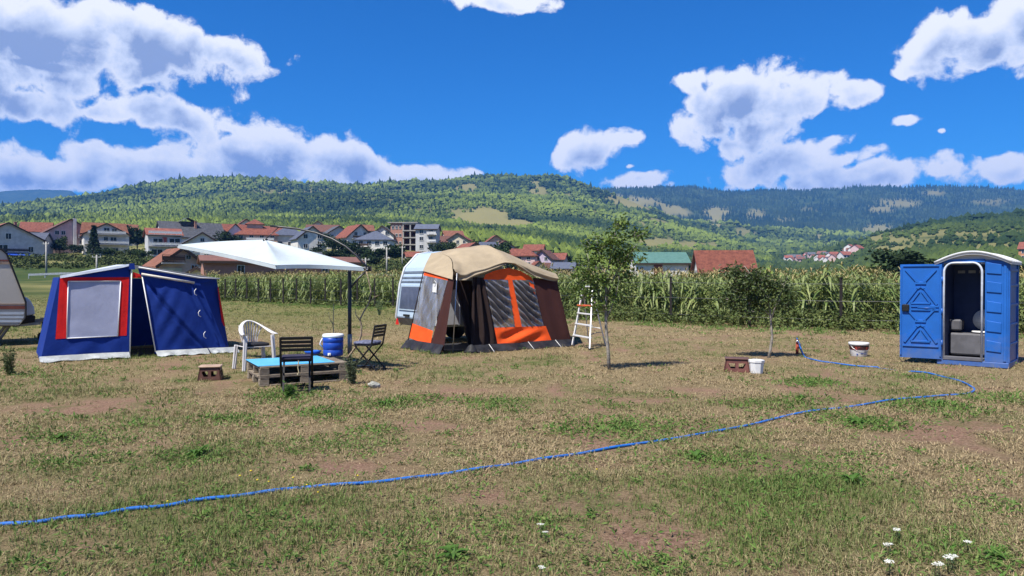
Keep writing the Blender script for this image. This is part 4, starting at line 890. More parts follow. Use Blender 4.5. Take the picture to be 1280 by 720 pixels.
# ------------------------------------------------------------------ blue tent
def blue_tent():
    A = gp(50, 455); B = gp(294, 440)
    t = thing('blue_tent', 'blue frame tent with a red bordered grey window and its dark doorway open', 'tent', (A+B)/2)
    u = (B-A).normalized(); u.z = 0; u.normalize(); n = Vector((u.y, -u.x, .14)).normalized(); back = Vector((-.57, .82, 0)).normalized()
    PLN = Plane(A+Vector((0, 0, .0)), n); q = lambda x, y, off=0.0: PLN(x/4.0, 300+y/4.0, off)       # zoomed sheet of the facade
    L = dict(bl=q(200, 600), tl=q(302, 186))
    def bottom(x, y): p = q(x, y); return p
    m = MB()
    # left wall in blue: surround of the window
    m.cloth(q(200, 618), q(645, 590), q(640, 478), q(276, 495), 20, 5, wr(1, .02, 1.5))
    m.cloth(q(200, 618), q(276, 495), q(302, 186), q(296, 186), 4, 12)
    m.cloth(q(632, 478), q(645, 590), q(652, 180), q(645, 186), 3, 12)
    m.cloth(q(276, 495, -.02), q(640, 480, -.02), q(646, 184, -.02), q(300, 186, -.02), 4, 4)
    m.build('front_wall', BLUE, t, world=True)
    m = MB()
    m.cloth(q(277, 496, .006), q(333, 492, .006), q(341, 207, .006), q(300, 187, .006), 4, 10, wr(3, .006)); m.cloth(q(588, 480, .006), q(633, 478, .006), q(646, 186, .006), q(603, 206, .006), 4, 10, wr(4, .006)); m.cloth(q(341, 207, .006), q(603, 206, .006), q(646, 186, .006), q(300, 187, .006), 10, 3)
    m.build('window_border', RED, t, world=True)
    m = MB(); m.cloth(q(333, 492, .004), q(588, 480, .004), q(603, 206, .004), q(341, 207, .004), 14, 14, wr(5, .012, 1.2, (.5, .8))); wnd = m.build('window', GREYW, t, world=True)
    m = MB()
    for a, b in (((333, 492), (341, 207)), ((341, 207), (603, 206)), ((603, 206), (588, 480)), ((588, 480), (333, 492))): m.tube([q(*a, .012), q(*b, .012)], .010, 6)
    m.build('piping', WHITEP, wnd, world=True)
    # gable band above the window and roof
    m = MB(); m.add([q(300, 187), q(646, 186), q(655, 150), q(640, 128), q(300, 178)], [(0, 1, 2, 3, 4)]); m.cloth(q(646, 186), q(652, 178), q(655, 128), q(640, 150), 2, 2)
    m.add([q(700, 178), q(985, 222), q(1095, 196), q(990, 192), q(690, 142)], [(0, 1, 2, 3, 4)]); m.build('valance', BLUE, t, world=True)
    # roof surface: left slope pale, right slope blue, falling to the back eave
    eL, ap, eR = q(298, 180, .05), q(655, 124, .05), q(1096, 193, .05); D = 2.6
    bL, bA, bR = eL+back*D+Vector((0, 0, -.02)), ap+back*D+Vector((0, 0, .02)), eR+back*D+Vector((0, 0, -.05))
    m = MB(); m.cloth(eL, ap, bA+Vector((0, 0, .02)), bL, 12, 10, lambda u_, v_: -.05*math.sin(math.pi*v_)*math.sin(math.pi*u_)); m.cloth(ap, eR, bR, bA+Vector((0, 0, .02)), 12, 10, lambda u_, v_: -.05*math.sin(math.pi*v_)*math.sin(math.pi*u_))
    m.grid(lambda u_, v_: (eL*(1-u_)+q(640, 122, .05)*u_)+Vector((0, 0, -.055*v_*(1 if u_ < .97 else .8)))+n*.02*v_, 12, 2); m.build('roof', PALE, t, world=True)
    m = MB(); m.cloth(q(640, 150, .075), q(672, 150, .075), q(668, 120, .075), q(642, 120, .075), 4, 4); m.build('apex_cap', BLUE, t, world=True)
    m = MB(); m.tube([q(705, 172, .05), q(968, 216, .06)], .024, 8); m.build('awning_pole', M('ivory_pole', (.62, .58, .50), .5), t, world=True)
    m = MB(); m.tube([q(690, 138, .06), q(1000, 191, .06), q(1095, 195, .06)], .014, 6); m.build('roof_piping', WHITEP, t, world=True)
    # right door flap and wall
    def flap(u_, v_):
        def crease(a0, b0, a1, b1, w):      # distance from a fold line given in the panel
            dx, dy = a1-a0, b1-b0; L_ = math.hypot(dx, dy); k = max(0, min(1, ((u_-a0)*dx+(v_-b0)*dy)/L_/L_)); e_ = math.hypot(u_-a0-dx*k, v_-b0-dy*k); return math.exp(-(e_/w)**2)
        d_ = -.11*crease(.70, .02, .05, .95, .03)+.05*crease(.62, .10, .10, .80, .08)+.05*crease(.78, 1.0, .99, .05, .03)-.03*crease(.72, .95, .93, .05, .05)
        d_ += .009*math.sin(26*(u_-.9*v_))*math.exp(-((u_-.25)/.3)**2)+.008*math.sin(19*u_+7*v_)+.010*math.sin(40*u_+22*v_)*max(0, v_-.6)
        return d_+.05*math.sin(math.pi*u_)*math.sin(math.pi*v_)
    m = MB(); m.cloth(q(775, 568), q(1140, 560), q(990, 192), q(708, 168), 60, 44, flap); m.build('right_wall', BLUE, t, world=True)
    E0, E1 = q(1140, 560), q(990, 192); F0, F1 = q(1172, 548)+back*.5, q(1096, 194)+back*.25
    m = MB(); m.cloth(E0, F0, F1, E1, 8, 20, wr(8, .02, 1.5)); m.cloth(F0, F0+back*2.2, F1+back*2.2, F1, 8, 8)
    L0, L1 = q(200, 618), q(296, 186); m.cloth(L0+back*2.6, L0, L1, L1+back*2.5, 8, 8, wr(2, .02)); m.cloth(F0+back*2.2, L0+back*2.6, L1+back*2.5, F1+back*2.2, 8, 8); m.build('side_wall', BLUE, t, world=True)
    m = MB(); m.cloth(q(1126, 436)+back*.30+n*.02, q(1144, 434)+back*.36+n*.02, q(1104, 235)+back*.26+n*.02, q(1097, 238)+back*.2+n*.02, 2, 8); m.build('red_strip', RED, t, world=True)
    # doorway trims, poles, ties
    m = MB(); m.tube([q(657, 150, .02), q(655, 300, .02), q(648, 590, .02)], .012, 6); m.tube([q(710, 186, .02), q(742, 360, .02), q(776, 560, .02)], .012, 6); m.build('door_piping', WHITEP, t, world=True)
    m = MB(); m.cloth(q(662, 190, .01), q(708, 190, .01), q(700, 172, .01), q(664, 160, .01), 4, 2); m.build('door_header', RED, t, world=True)
    for (x, y) in ((966, 268), (986, 374), (1012, 480)):
        m = MB(); m.tube([q(x+6, y-20, .13), q(x-5, y-8, .17), q(x-2, y+6, .14), q(x+8, y+14, .16)], .008, 5); m.build('tie', WHITEP, t, world=True)
    # pale mud flaps lying out on the grass
    rr_ = random.Random(4)
    def hem(pts, w):
        m_ = MB(); n_ = len(pts)-1
        def fn(a, b):
            i = min(int(a*n_), n_-1); f = a*n_-i; p = q(*pts[i])*(1-f)+q(*pts[i+1])*f; z0 = hgt(p.x, p.y)
            o_ = .03*math.sin(9*a+1)+.02*math.sin(17*a+b*3+2)
            base = Vector((p.x, p.y, z0)); return base-back*(w*b+o_*b)+Vector((0, 0, .10*(1-b)+.012+.022*math.sin(11*a+2)**2*b)) + (-back)*.01
        m_.grid(fn, 40, 5); m_.build('mud_flap', HEM, t, world=True)
    hem([(196, 600), (300, 592), (460, 585), (560, 575), (645, 570)], .22); hem([(776, 555), (900, 550), (1036, 548)], .28); hem([(1040, 550), (1110, 545), (1182, 535)], .30)
    m = MB(); g0 = (A+B)/2+back*1.2; m.box((g0.x, g0.y, hgt(g0.x, g0.y)+.012), (3.0, 1.6, .01), Matrix.Rotation(math.atan2(u.y, u.x), 3, 'Z')); m.build('ground_sheet', M('dark_groundsheet', (.03, .03, .035), .8), t, world=True)
blue_tent()

# ------------------------------------------------------------------ left caravan
def left_caravan():
    Y = 17.6; EX = Vector((-.60, .80, 0)).normalized(); SPL = Plane(at(20, 380, Y), -EX); f = lambda x, y, d=0: SPL(x/5.538, 300+y/5.538)+EX*d
    p0 = g3(10, Y); t = thing('beige_caravan', 'beige touring caravan with brown stripes cut off by the left edge', 'caravan', p0)
    W_ = 2.1; side = [(-560, 590), (130, 590), (176, 535), (178, 430), (48, 98), (10, 66), (-60, 50), (-560, 46)]
    body = M('caravan_beige', (.52, .48, .41), .35, var=.05, scale=1.2, bump=.05, bscale=3)
    m = MB(); m.prism([f(*p) for p in side][::-1], EX*W_); m.build('body', body, t, world=True, bevel=.02)
    m = MB()
    for y0, y1, x1 in ((500, 516, 170), (528, 542, 168), (555, 570, 152)): m.prism([f(-555, y0, -.012), f(x1, y0, -.012), f(x1-8, y1, -.012), f(-555, y1, -.012)][::-1], EX*.012)
    m.build('lower_panel', M('pale_blue_metal', (.50, .56, .62), .4, var=.06), t, world=True)
    for y0, y1, x1, c in ((455, 478, 172, 'brown'), (440, 448, 174, 'tan'), (136, 148, 62, 'brown'), (152, 166, 68, 'tan')):
        m = MB(); m.prism([f(-555, y0, -.014), f(x1, y0, -.014), f(x1+2, y1, -.014), f(-555, y1, -.014)][::-1], EX*.013); m.build('stripe', M('stripe_'+c, (.19, .065, .045) if c == 'brown' else (.34, .24, .17), .5), t, world=True)
    m = MB(); m.tube([f(-555, 46, -.02), f(-60, 50, -.02), f(12, 66, -.02), f(48, 98, -.02), f(178, 430, -.02), f(178, 536, -.02), f(132, 592, -.02), f(-555, 592, -.02)], .022, 6); m.build('edge_trim', BLACKP, t, world=True)
    m = MB(); m.prism([f(-430, 380, -.02), f(-150, 380, -.02), f(-150, 180, -.02), f(-430, 180, -.02)], (0, .02, 0)); wd = m.build('window', M('dark_window', (.03, .035, .04), .1, spec=.6), t, world=True)
    gx = [(178, 535), (252, 520), (246, 470), (222, 425), (192, 398), (180, 400)]
    m = MB(); m.prism([f(*p, .5) for p in gx], EX*1.1); m.build('gas_box', M('white_grp', (.62, .63, .64), .35, var=.04), t, world=True, bevel=.03)
    m = MB(); m.prism([f(132, 592, .45), f(250, 575, .45), f(254, 530, .45), (f(178, 537, .45))], EX*1.2); m.build('gas_box_base', BLACKP, t, world=True, bevel=.01)
    m = MB(); c = EX*1.05; m.bar(f(100, 582)+c, f(342, 566)+c, .07, .08); m.bar(f(100, 600)+c+EX*.5, f(300, 590)+c, .05, .07); m.bar(f(100, 600)+c-EX*.5, f(300, 590)+c, .05, .07); m.bar(f(300, 562)+c, f(345, 566)+c, .1, .1); m.build('drawbar', M('dull_steel', (.28, .28, .28), .5, metal=.6), t, world=True)
    jw = MB(); a = f(318, 580)+c; jw.tube([a+Vector((0, 0, .1)), Vector((a.x, a.y, hgt(a.x, a.y)+.14))], .03, 8); jw.tube([Vector((a.x, a.y-.05, hgt(a.x, a.y)+.12)), Vector((a.x, a.y+.05, hgt(a.x, a.y)+.12))], .11, 14); jw.build('jockey_wheel', BLACKP, t, world=True)
    for x in (-10, 20):
        a = f(x, 592)+Vector((0, .25, 0)); b_ = Vector((a.x-.35, a.y, hgt(a.x, a.y)+.02)); m = MB(); m.bar(a, b_, .05, .05); m.box(b_, (.14, .14, .04)); m.build('corner_leg', M('dull_steel', (.28, .28, .28), .5), t, world=True)
    a = f(-330, 560, .16); a.z = hgt(a.x, a.y)+.31
    w = MB(); w.tube([a-EX*.1, a+EX*.1], .31, 22); wo_ = w.build('wheel', BLACKP, t, world=True); w = MB(); w.tube([a-EX*.12, a-EX*.09], .19, 18); w.build('rim', ALU, wo_, world=True)
left_caravan()

# ------------------------------------------------------------------ white and pale blue caravan with the awning
P0 = gp(553, 443); UX = Vector((.843, .538, 0)).normalized(); VX = Vector((-.538, .843, 0))
def aw(u, v, z): p = P0+UX*u+VX*v; return Vector((p.x, p.y, z))
def caravan():
    t = thing('pale_caravan', 'pale blue and white caravan standing behind the brown and orange awning', 'caravan', aw(2.6, 3.2, hgt(*aw(2.6, 3.2, 0).xy)))
    sk = M('caravan_paleblue', (.40, .50, .60), .4, var=.05, scale=1.5); wh = M('caravan_white', (.60, .63, .66), .4, var=.05)
    u0, u1, v0, v1 = .60, 3.25, 2.25, 3.72
    # side outline (in u, z), extruded across v
    prof = [(u0+.12, .42), (u0-.05, .62), (u0+.06, 1.48), (u0+.20, 1.92), (u0+.55, 2.28), (u0+1.0, 2.36), (u1-.9, 2.34), (u1-.35, 2.05), (u1, 1.2), (u1-.1, .6), (u1-.3, .42)]
    m = MB(); m.prism([aw(a, v0, b) for a, b in prof][::-1], VX*(v1-v0)); m.build('body', sk, t, world=True, bevel=.04)
    # end wall window and ribs
    def ew(v, z, o=.02):       # point on the near end wall
        for (a, b), (c, d) in zip(prof[1:], prof[2:]):
            if b <= z <= d: uu = a+(c-a)*(z-b)/(d-b); break
        else: uu = u0
        return aw(uu-o, v, z)
    m = MB(); m.add([ew(2.5, .86, .025), ew(3.55, .86, .025), ew(3.55, 1.42, .025), ew(2.5, 1.42, .025)], [(3, 2, 1, 0)]); wd = m.build('end_window', M('smoked_window', (.07, .075, .10), .08, spec=.8), t, world=True)
    m = MB()
    for a, b in (((2.46, .84), (3.59, .84)), ((3.59, .84), (3.59, 1.44)), ((3.59, 1.44), (2.46, 1.44)), ((2.46, 1.44), (2.46, .84))): m.bar(ew(*a, .02), ew(*b, .02), .022, .03)
    m.build('window_frame', sk, wd, world=True)
    m = MB()
    for z in (1.56, 1.66, 1.80): m.bar(ew(2.28, z, .01), ew(3.70, z, .01), .03, .05)
    m.build('ribs', M('grey_blue_trim', (.16, .20, .26), .5), t, world=True)
    m = MB(); m.tube([aw(a-.01, v0-.01, b) for a, b in prof[:6]], .03, 6); m.tube([aw(a-.01, v1+.01, b) for a, b in prof[:6]], .03, 6); m.build('edge_trim', wh, t, world=True)
    m = MB(); m.add([ew(2.3, .63, .012), ew(3.7, .63, .012), aw(u0+.10, 3.7, .43), aw(u0+.10, 2.3, .43)], [(0, 1, 2, 3)]); m.build('skirt', M('grey_skirt', (.20, .21, .22), .6), t, world=True)
    MB().bar(ew(3.2, .70, .03), ew(2.9, .70, .03), .05, .05).build('handle', BLACKP, t, world=True)
    for v in (3.6, 2.45):
        a = ew(v, .64, .05); m = MB(); m.prism([a+VX*-.08+Vector((0, 0, -.2)), a+VX*.08+Vector((0, 0, -.2)), a+Vector((0, 0, -.04))], UX*.03); m.build('reflector', M('red_reflector', (.55, .02, .02), .3), t, world=True)
    # door on the awning side
    m = MB(); m.box(aw(1.28, v0-.03, 1.24), (.62, .05, 1.55), Matrix.Rotation(math.atan2(UX.y, UX.x), 3, 'Z')); d = m.build('door', M('door_greywhite', (.55, .56, .60), .45, var=.05), t, world=True, bevel=.015)
    m = MB()
    for uu in (.95, 1.61): m.bar(aw(uu, v0-.05, .46), aw(uu, v0-.05, 2.03), .04, .05)
    m.bar(aw(.95, v0-.05, 2.03), aw(1.61, v0-.05, 2.03), .04, .05); m.build('door_frame', wh, d, world=True)
    m = MB(); m.box(aw(1.28, v0-.07, 1.62), (.5, .04, .5), Matrix.Rotation(math.atan2(UX.y, UX.x), 3, 'Z')); m.build('door_window', M('smoked_window', (.05, .055, .07), .08), d, world=True)
    for uu in (2.2,):
        for v in (v0+.15, v1-.15):
            a = aw(uu, v, hgt(*aw(uu, v, 0).xy)+.3); m = MB(); m.tube([a-VX*.09, a+VX*.09], .3, 20); m.build('wheel', BLACKP, t, world=True)
    for uu in (.9, 2.9):
        for v in (v0+.2, v1-.2):
            a = aw(uu, v, 0); z = hgt(a.x, a.y); m = MB(); m.bar((a.x, a.y, z), (a.x, a.y, .5), .05, .05); m.box((a.x, a.y, z+.02), (.16, .16, .05)); m.build('corner_leg', M('dull_steel', (.28, .28, .28), .5), t, world=True)
caravan()
def awning():
    t = thing('awning_tent', 'brown and orange awning tent with a beige roof and striped clear windows', 'awning tent', aw(1.7, 1.1, hgt(*aw(1.7, 1.1, 0).xy)))
    nf = (-VX+Vector((0, 0, .15))).normalized(); FP = Plane(P0, nf); q = lambda x, y, o=0.0: FP(580+x/4.8, 300+y/4.8, o)      # front sheet
    ns = (-UX+Vector((0, 0, .10))).normalized(); SP = Plane(P0, ns); sd = lambda x, y, o=0.0: SP(495+x/4.8, 300+y/4.8, o)      # left side sheet
    # ---- left side: orange strip, window, orange lower, brown corner
    side = []
    m = MB(); m.cloth(sd(100, 500, .004), sd(222, 545, .004), sd(207, 637, .004), sd(78, 585, .004), 8, 6, wr(1, .012)); m.build('lower_panel', ORANGE, t, world=True)
    m = MB(); m.cloth(sd(166, 212, .004), sd(312, 242, .004), sd(316, 222, .004), sd(172, 186, .004), 8, 3); m.build('top_strip', ORANGE, t, world=True)
    m = MB(); m.cloth(sd(100, 500), sd(222, 548), sd(310, 242), sd(166, 212), 30, 30, lambda u_, v_: .020*math.sin(30*u_+10*v_)*(.4+u_)+.014*math.sin(52*u_-6*v_)+.014*math.sin(11*u_+14*v_)); wn = m.build('side_window', VINYL, t, world=True)
    m = MB(); m.cloth(sd(222, 312, .02), sd(247, 316, .02), sd(250, 264, .02), sd(226, 262, .02), 3, 3); m.tube([sd(226, 262, .02), sd(236, 244, .02), sd(250, 264, .02)], .006, 5); m.build('paper_tag', M('white_paper', (.7, .7, .7), .7), wn, world=True)
    m = MB(); m.cloth(sd(205, 640), sd(285, 664), sd(347, 240), sd(316, 230), 6, 16, wr(4, .015)); m.cloth(sd(210, 600), sd(226, 545), sd(316, 230), sd(310, 242), 2, 12); m.build('corner_panel', BROWN, t, world=True)
    m = MB(); m.tube([sd(167, 190, .01), sd(78, 590, .01), sd(64, 640, .01)], .014, 6); m.build('side_piping', DARKC, t, world=True)
    # ---- interior side of the corner and door pole
    m = MB(); a = q(-80, 640); m.tube([aw(.30, .10, hgt(*aw(.3, .1, 0).xy)-.02), aw(.42, .12, 1.75)], .012, 8); m.build('door_pole', ALU, t, world=True)
    # ---- front: dark gathered door flap, orange frame, two windows, brown panel
    def gath(u_, v_): return .05*math.sin(15*u_+1.5*v_)+.02*math.sin(31*u_-3*v_)
    m = MB(); m.cloth(q(40, 652), q(204, 636), q(122, 226), q(52, 222), 26, 14, gath); m.cloth(q(46, 640, -.12), q(110, 640, -.25), q(80, 232, -.25), q(-20, 232, -.3), 14, 8, gath); m.build('door_flap', DARKC, t, world=True)
    m = MB(); m.cloth(q(204, 640, .004), q(530, 616, .004), q(490, 516, .004), q(180, 526, .004), 22, 12, lambda u_, v_: .05*math.sin(math.pi*v_)*math.sin(9*u_-7*v_)*(.3+.7*math.exp(-((u_-.4)/.35)**2))); m.build('lower_panel', ORANGE, t, world=True)
    m = MB(); m.cloth(q(305, 524, .010), q(346, 522, .010), q(288, 236, .010), q(262, 236, .010), 3, 12, wr(6, .006)); m.build('mullion', ORANGE, t, world=True)
    m = MB()
    m.cloth(q(116, 237, .006), q(412, 242, .006), q(268, 168, .006), q(240, 172, .006), 24, 8, wr(7, .012)); m.add([q(116, 237, .003), q(240, 172, .003), q(180, 184, .003), q(128, 208, .003)], [(0, 1, 2, 3)]); m.add([q(412, 242, .003), q(402, 222, .003), q(340, 186, .003), q(268, 168, .003)], [(0, 1, 2, 3)]); m.cloth(q(404, 300, .006), q(428, 330, .006), q(414, 240, .006), q(384, 240, .006), 2, 4); m.build('arch_panel', ORANGE, t, world=True)
    m = MB()
    stripes = lambda k: (lambda u_, v_: .075*math.sin(k*(v_*1.05+u_*.85*(1-.35*u_))+.8*math.sin(3*u_))+.016*math.sin(2.3*k*(v_+u_*.8)+1+2*u_))
    m.cloth(q(180, 526), q(308, 522), q(264, 234), q(116, 234), 48, 60, stripes(30)); m.build('left_window', VINYL, t, world=True)
    m = MB(); m.cloth(q(346, 522), q(478, 515), q(416, 238), q(287, 234), 48, 60, stripes(34)); m.build('right_window', VINYL, t, world=True)
    m = MB(); m.cloth(q(528, 618), q(644, 606), q(556, 240), q(414, 225), 14, 20, wr(9, .014)); m.cloth(q(478, 515), q(532, 612), q(416, 230), q(412, 236), 3, 10); m.build('right_panel', BROWN, t, world=True)
    # ---- right side and back walls close the room
    FR, TR = q(644, 606), q(556, 250); m = MB(); m.cloth(FR, FR+VX*2.05, TR+VX*2.0, TR, 8, 8, wr(12, .015)); m.build('right_wall', BROWN, t, world=True)
    # ---- skirts
    rr_ = random.Random(8)
    def skirt(a, b, h, n_, off):
        def fn(s, k):
            p = a*(1-s)+b*s; z = hgt(p.x, p.y); o_ = off*k*(1+.35*math.sin(23*s)); p = p+n_*o_; return Vector((p.x, p.y, z+max(.012, h*(1-k)+.02*math.sin(37*s)*k)))
        m_ = MB(); m_.grid(fn, 40, 5); m_.build('mud_flap', BLACKF, t, world=True)
    skirt(q(40, 640), q(648, 606), .16, -VX, .20); skirt(sd(66, 600), sd(286, 668), .20, -UX, .16)
    m = MB(); c = q(60, 640); m.lathe([(.0, .19), (.05, .16), (.10, .06), (.15, .01), (.0, .005)], (c.x-.05, c.y-.12, hgt(c.x, c.y)), 10, sx=1.3); m.build('flap_bundle', BLACKF, t, world=True)
    for x, y in ((150, 660), (385, 655), (548, 640)):
        a = q(x, y); m = MB(); m.tube([Vector((a.x, a.y, hgt(a.x, a.y)+.16)), Vector((a.x, a.y, hgt(a.x, a.y)))-VX*.25], .007, 5); m.build('guy_strap', WHITEP, t, world=True)
    # ---- roof canvas: silhouette points carried back to the caravan
    def top(px, py, v): return Plane(aw(0, v, 0), -VX)(px, py)
    cols = []      # for every station along the front: edge, break, ridge, back
    front = [(566, 336), (578, 339), (596, 336), (614, 331), (634, 325.5), (654, 331), (675, 339), (696, 345)]
    ridge = [(560, 320), (572, 315), (588, 311.5), (600, 309.5), (611, 307.0), (632, 316), (660, 329), (695, 342)]
    back_ = [(540, 316.5), (556, 313.5), (575, 312), (592, 311), (608, 311), (630, 319), (655, 331), (694, 343.5)]
    for a, b, c_ in zip(front, ridge, back_):
        F_, R_, B_ = FP(*a, .02), top(b[0], b[1], 1.1), top(c_[0], c_[1], 2.2); cols.append((F_, R_, B_))
    def roof(u_, v_):
        x = u_*(len(cols)-1); i = min(int(x), len(cols)-2); f = x-i
        P = [cols[i][k]*(1-f)+cols[i+1][k]*f for k in range(3)]
        a = P[0]*(1-v_)**2+(2*P[1]-(P[0]+P[2])*.5)*2*v_*(1-v_)*1.0+P[2]*v_**2
        w = .014*math.sin(22*u_+6*v_)*math.sin(math.pi*min(1, v_*1.2))+.01*math.sin(9*v_+31*u_)*(1-v_)
        return a+Vector((0, 0, w))
    m = MB(); m.grid(roof, 42, 18); 
    # left flank of the roof down to the orange strip
    m.grid(lambda u_, v_: (lambda A, B: A*(1-v_)+B*v_+ns*(.02+.016*math.sin(17*u_+2*v_)*math.sin(math.pi*v_)))(roof(0, 1-u_), sd(170+(348-170)*u_, 186+(238-186)*u_, .015)), 16, 8)
    m.build('roof', BEIGE, t, world=True)
    # loose valance hanging along the front edge, swagged
    low = [(566, 341), (573, 350.5), (581, 351), (592, 346), (606, 341.5), (620, 335.5), (633, 329.5), (645, 333), (656, 341), (668, 347), (680, 350), (690, 352), (695, 351.5)]
    def val(u_, v_):
        x = u_*(len(low)-1); i = min(int(x), len(low)-2); f = x-i
        px = low[i][0]*(1-f)+low[i+1][0]*f; py = low[i][1]*(1-f)+low[i+1][1]*f
        A = roof(u_, 0); B = FP(px, py, .05)
        return A*(1-v_)+B*v_+nf*(.05*math.sin(math.pi*v_)+.035*math.sin(11*v_+5*math.sin(5*u_))*v_+.012*math.sin(50*u_)*v_)
    m = MB(); m.grid(val, 60, 10); m.build('valance', BEIGE, t, world=True)
    m = MB(); m.tube([cols[i][1]-Vector((0, 0, .06)) for i in range(len(cols))], .014, 6); m.build('ridge_pole', ALU, t, world=True)
    m = MB(); g0 = aw(1.75, 1.1, 0); m.box((g0.x, g0.y, hgt(g0.x, g0.y)+.02), (2.9, 1.7, .01), Matrix.Rotation(math.atan2(UX.y, UX.x), 3, 'Z')); m.build('ground_sheet', M('dark_groundsheet', (.03, .03, .035), .8), t, world=True)
awning()

# ------------------------------------------------------------------ cantilever parasol
def parasol():
    pb = g3(437, 12.9); t = thing('cantilever_parasol', 'white square cantilever parasol with a black post tilted over the pallet table', 'parasol', pb)
    top_ = at(437, 336, 12.9)
    m = MB(); m.tube([pb+Vector((0, 0, -.03)), Vector((pb.x, pb.y, top_.z+.02))], .034, 12); m.build('post', BLACKM, t, world=True)
    m = MB(); m.tube([pb+Vector((0, 0, .28)), pb+Vector((0, 0, .62))], .041, 12); m.build('sleeve', M('grey_sleeve', (.17, .18, .20), .4), t, world=True)
    m = MB(); m.bar(pb+Vector((-.45, 0, .03)), pb+Vector((.45, 0, .03)), .07, .05); m.bar(pb+Vector((0, -.45, .085)), pb+Vector((0, .45, .085)), .07, .05); m.build('cross_base', BLACKM, t, world=True)
    E = at(461, 336, 13.0); hubT = at(349, 283.5, 13.5)
    arm = [E, at(454, 329, 13.0), at(445, 319, 13.05), at(432, 308, 13.1), at(415, 298.5, 13.2), at(395, 291, 13.3), at(372, 286, 13.4), hubT, at(338, 282.5, 13.5)]
    m = MB(); m.tube(arm, .020, 10); m.build('arm', BLACKM, t, world=True)
    m = MB(); m.tube([at(437.5, 361, 12.9), at(448, 348, 12.95), E], .018, 8); m.tube([Vector((pb.x, pb.y, top_.z)), E], .024, 8); m.build('brace', BLACKM, t, world=True)
    m = MB(); m.box(E, (.09, .07, .09)); m.tube([E-Vector((0, .1, 0)), E+Vector((0, .1, 0))], .03, 10); m.build('hinge', BLACKM, t, world=True)
    A, Bc, Cc = at(222, 306, 14.2), at(455, 334.2, 12.5), at(345, 331.5, 11.7); D = A+Bc-Cc; ctr = (A+Bc+Cc+D)/4; nrm = (Cc-A).cross(Bc-A).normalized(); nrm = nrm if nrm.z > 0 else -nrm
    hub = ctr+nrm*.29
    cm_ = M('white_parasol_cloth', (.62, .70, .74), .8, var=.05, scale=2, bump=.15, bscale=6, translucent=.35, spec=.15)
    corners = [A, Cc, Bc, D]; m = MB()
    def seg(i):
        p, r = corners[i], corners[(i+1) % 4]
        def fn(a, b):      # a along the edge, b from edge to hub
            e = p*(1-a)+r*a; e = e+(ctr-e)*.10*4*a*(1-a)*(1 if i != 1 else 1.3)
            q_ = e*(1-b)+hub*b; sag = .05*math.sin(math.pi*b)*(4*a*(1-a))
            return q_-nrm*sag+nrm*.02*math.sin(math.pi*b)*(1-4*a*(1-a))
        m.grid(fn, 14, 12)
    for i in range(4): seg(i)
    cp = m.build('canopy', cm_, t, world=True); bm = bmesh.new(); bm.from_mesh(cp.data); bmesh.ops.remove_doubles(bm, verts=bm.verts[:], dist=.002); bmesh.ops.recalc_face_normals(bm, faces=bm.faces[:]); bm.to_mesh(cp.data); bm.free()
    m = MB()
    for i in range(4):
        p, r = corners[i], corners[(i+1) % 4]
        def fn(a, b):
            e = p*(1-a)+r*a; e = e+(ctr-e)*.10*4*a*(1-a)*(1 if i != 1 else 1.3); return e-nrm*.06*b+Vector((0, 0, -.004))
        m.grid(fn, 14, 1)
    m.build('hem', cm_, cp, world=True)
    for c_ in corners:
        m = MB(); m.tube([hub-nrm*.05, (hub+c_)/2+nrm*.0-Vector((0, 0, .02)), c_-nrm*.015], .010, 6); m.build('rib', BLACKM, t, world=True)
    m = MB(); m.tube([hub-nrm*.12, hub+nrm*.015], .045, 10); m.tube([hub+nrm*.01, hubT], .008, 6); m.build('hub', BLACKM, t, world=True)
    m = MB(); m.tube([Bc, (Bc+E)/2+Vector((0, 0, -.03)), E], .008, 6); m.build('strap', WHITEP, t, world=True)
parasol()

# ------------------------------------------------------------------ pallets used as a table, with what stands on it
TU = Vector((.87, .5, 0)).normalized(); TV_ = Vector((-TU.y, TU.x, 0)); TB = gp(325, 484)
TROT = math.atan2(TU.y, TU.x); TLx, TWy = 1.34, 1.08
PW = [M('pallet_wood_a', (.20, .16, .115), .85, scale=5, stretch=(2, 12, 12), rgb2=(.34, .285, .22), bump=.3, bscale=20), M('pallet_wood_b', (.13, .105, .08), .85, scale=5, stretch=(2, 12, 12), rgb2=(.25, .21, .165), bump=.3, bscale=20)]
def pallet(label, z):
    t = thing('pallet', label, 'pallet', (TB.x, TB.y, TB.z+z), TROT, 'stacked wooden pallets')
    r = random.Random(int(z*1000)+3)
    def part(nm, c, s): MB().box(c, s).build(nm, r.choice(PW), t, bevel=.003)
    for y in (.05, TWy/2, TWy-.05): part('bottom_board', (TLx/2, y, .011), (TLx, .10, .022))
    for x in (.07, TLx/2, TLx-.07):
        for y in (.05, TWy/2, TWy-.05): part('block', (x+r.uniform(-.01, .01), y, .0635), (.14, .096, .082))
    for x in (.07, TLx/2, TLx-.07): part('cross_board', (x, TWy/2, .115), (.13, TWy, .020))
    k = 8
    for i in range(k): part('deck_board', (TLx/2+r.uniform(-.006, .006), .05+(TWy-.1)*i/(k-1), .136), (TLx, .10 if i in (0, k-1) else .095, .020))
pallet('weathered wooden pallet lying on the grass under another pallet', .005)
pallet('weathered wooden pallet on top carrying the light blue board', .155)
TZ = TB.z+.155+.146
def tp(x, y, z=0): p = Vector((TB.x, TB.y, 0))+TU*x+TV_*y; return Vector((p.x, p.y, TZ+z))
b = MB(); b.box((.56, .56, .006), (1.16, 1.06, .010)); o = b.build('table_board', M('light_blue_board', (.10, .42, .72), .35, var=.06, scale=4), bevel=.003); o.location = tp(0, 0, .002); o.rotation_euler = (0, 0, TROT); tag(o, 'light blue board lying on the stacked pallets as a table top', 'board')
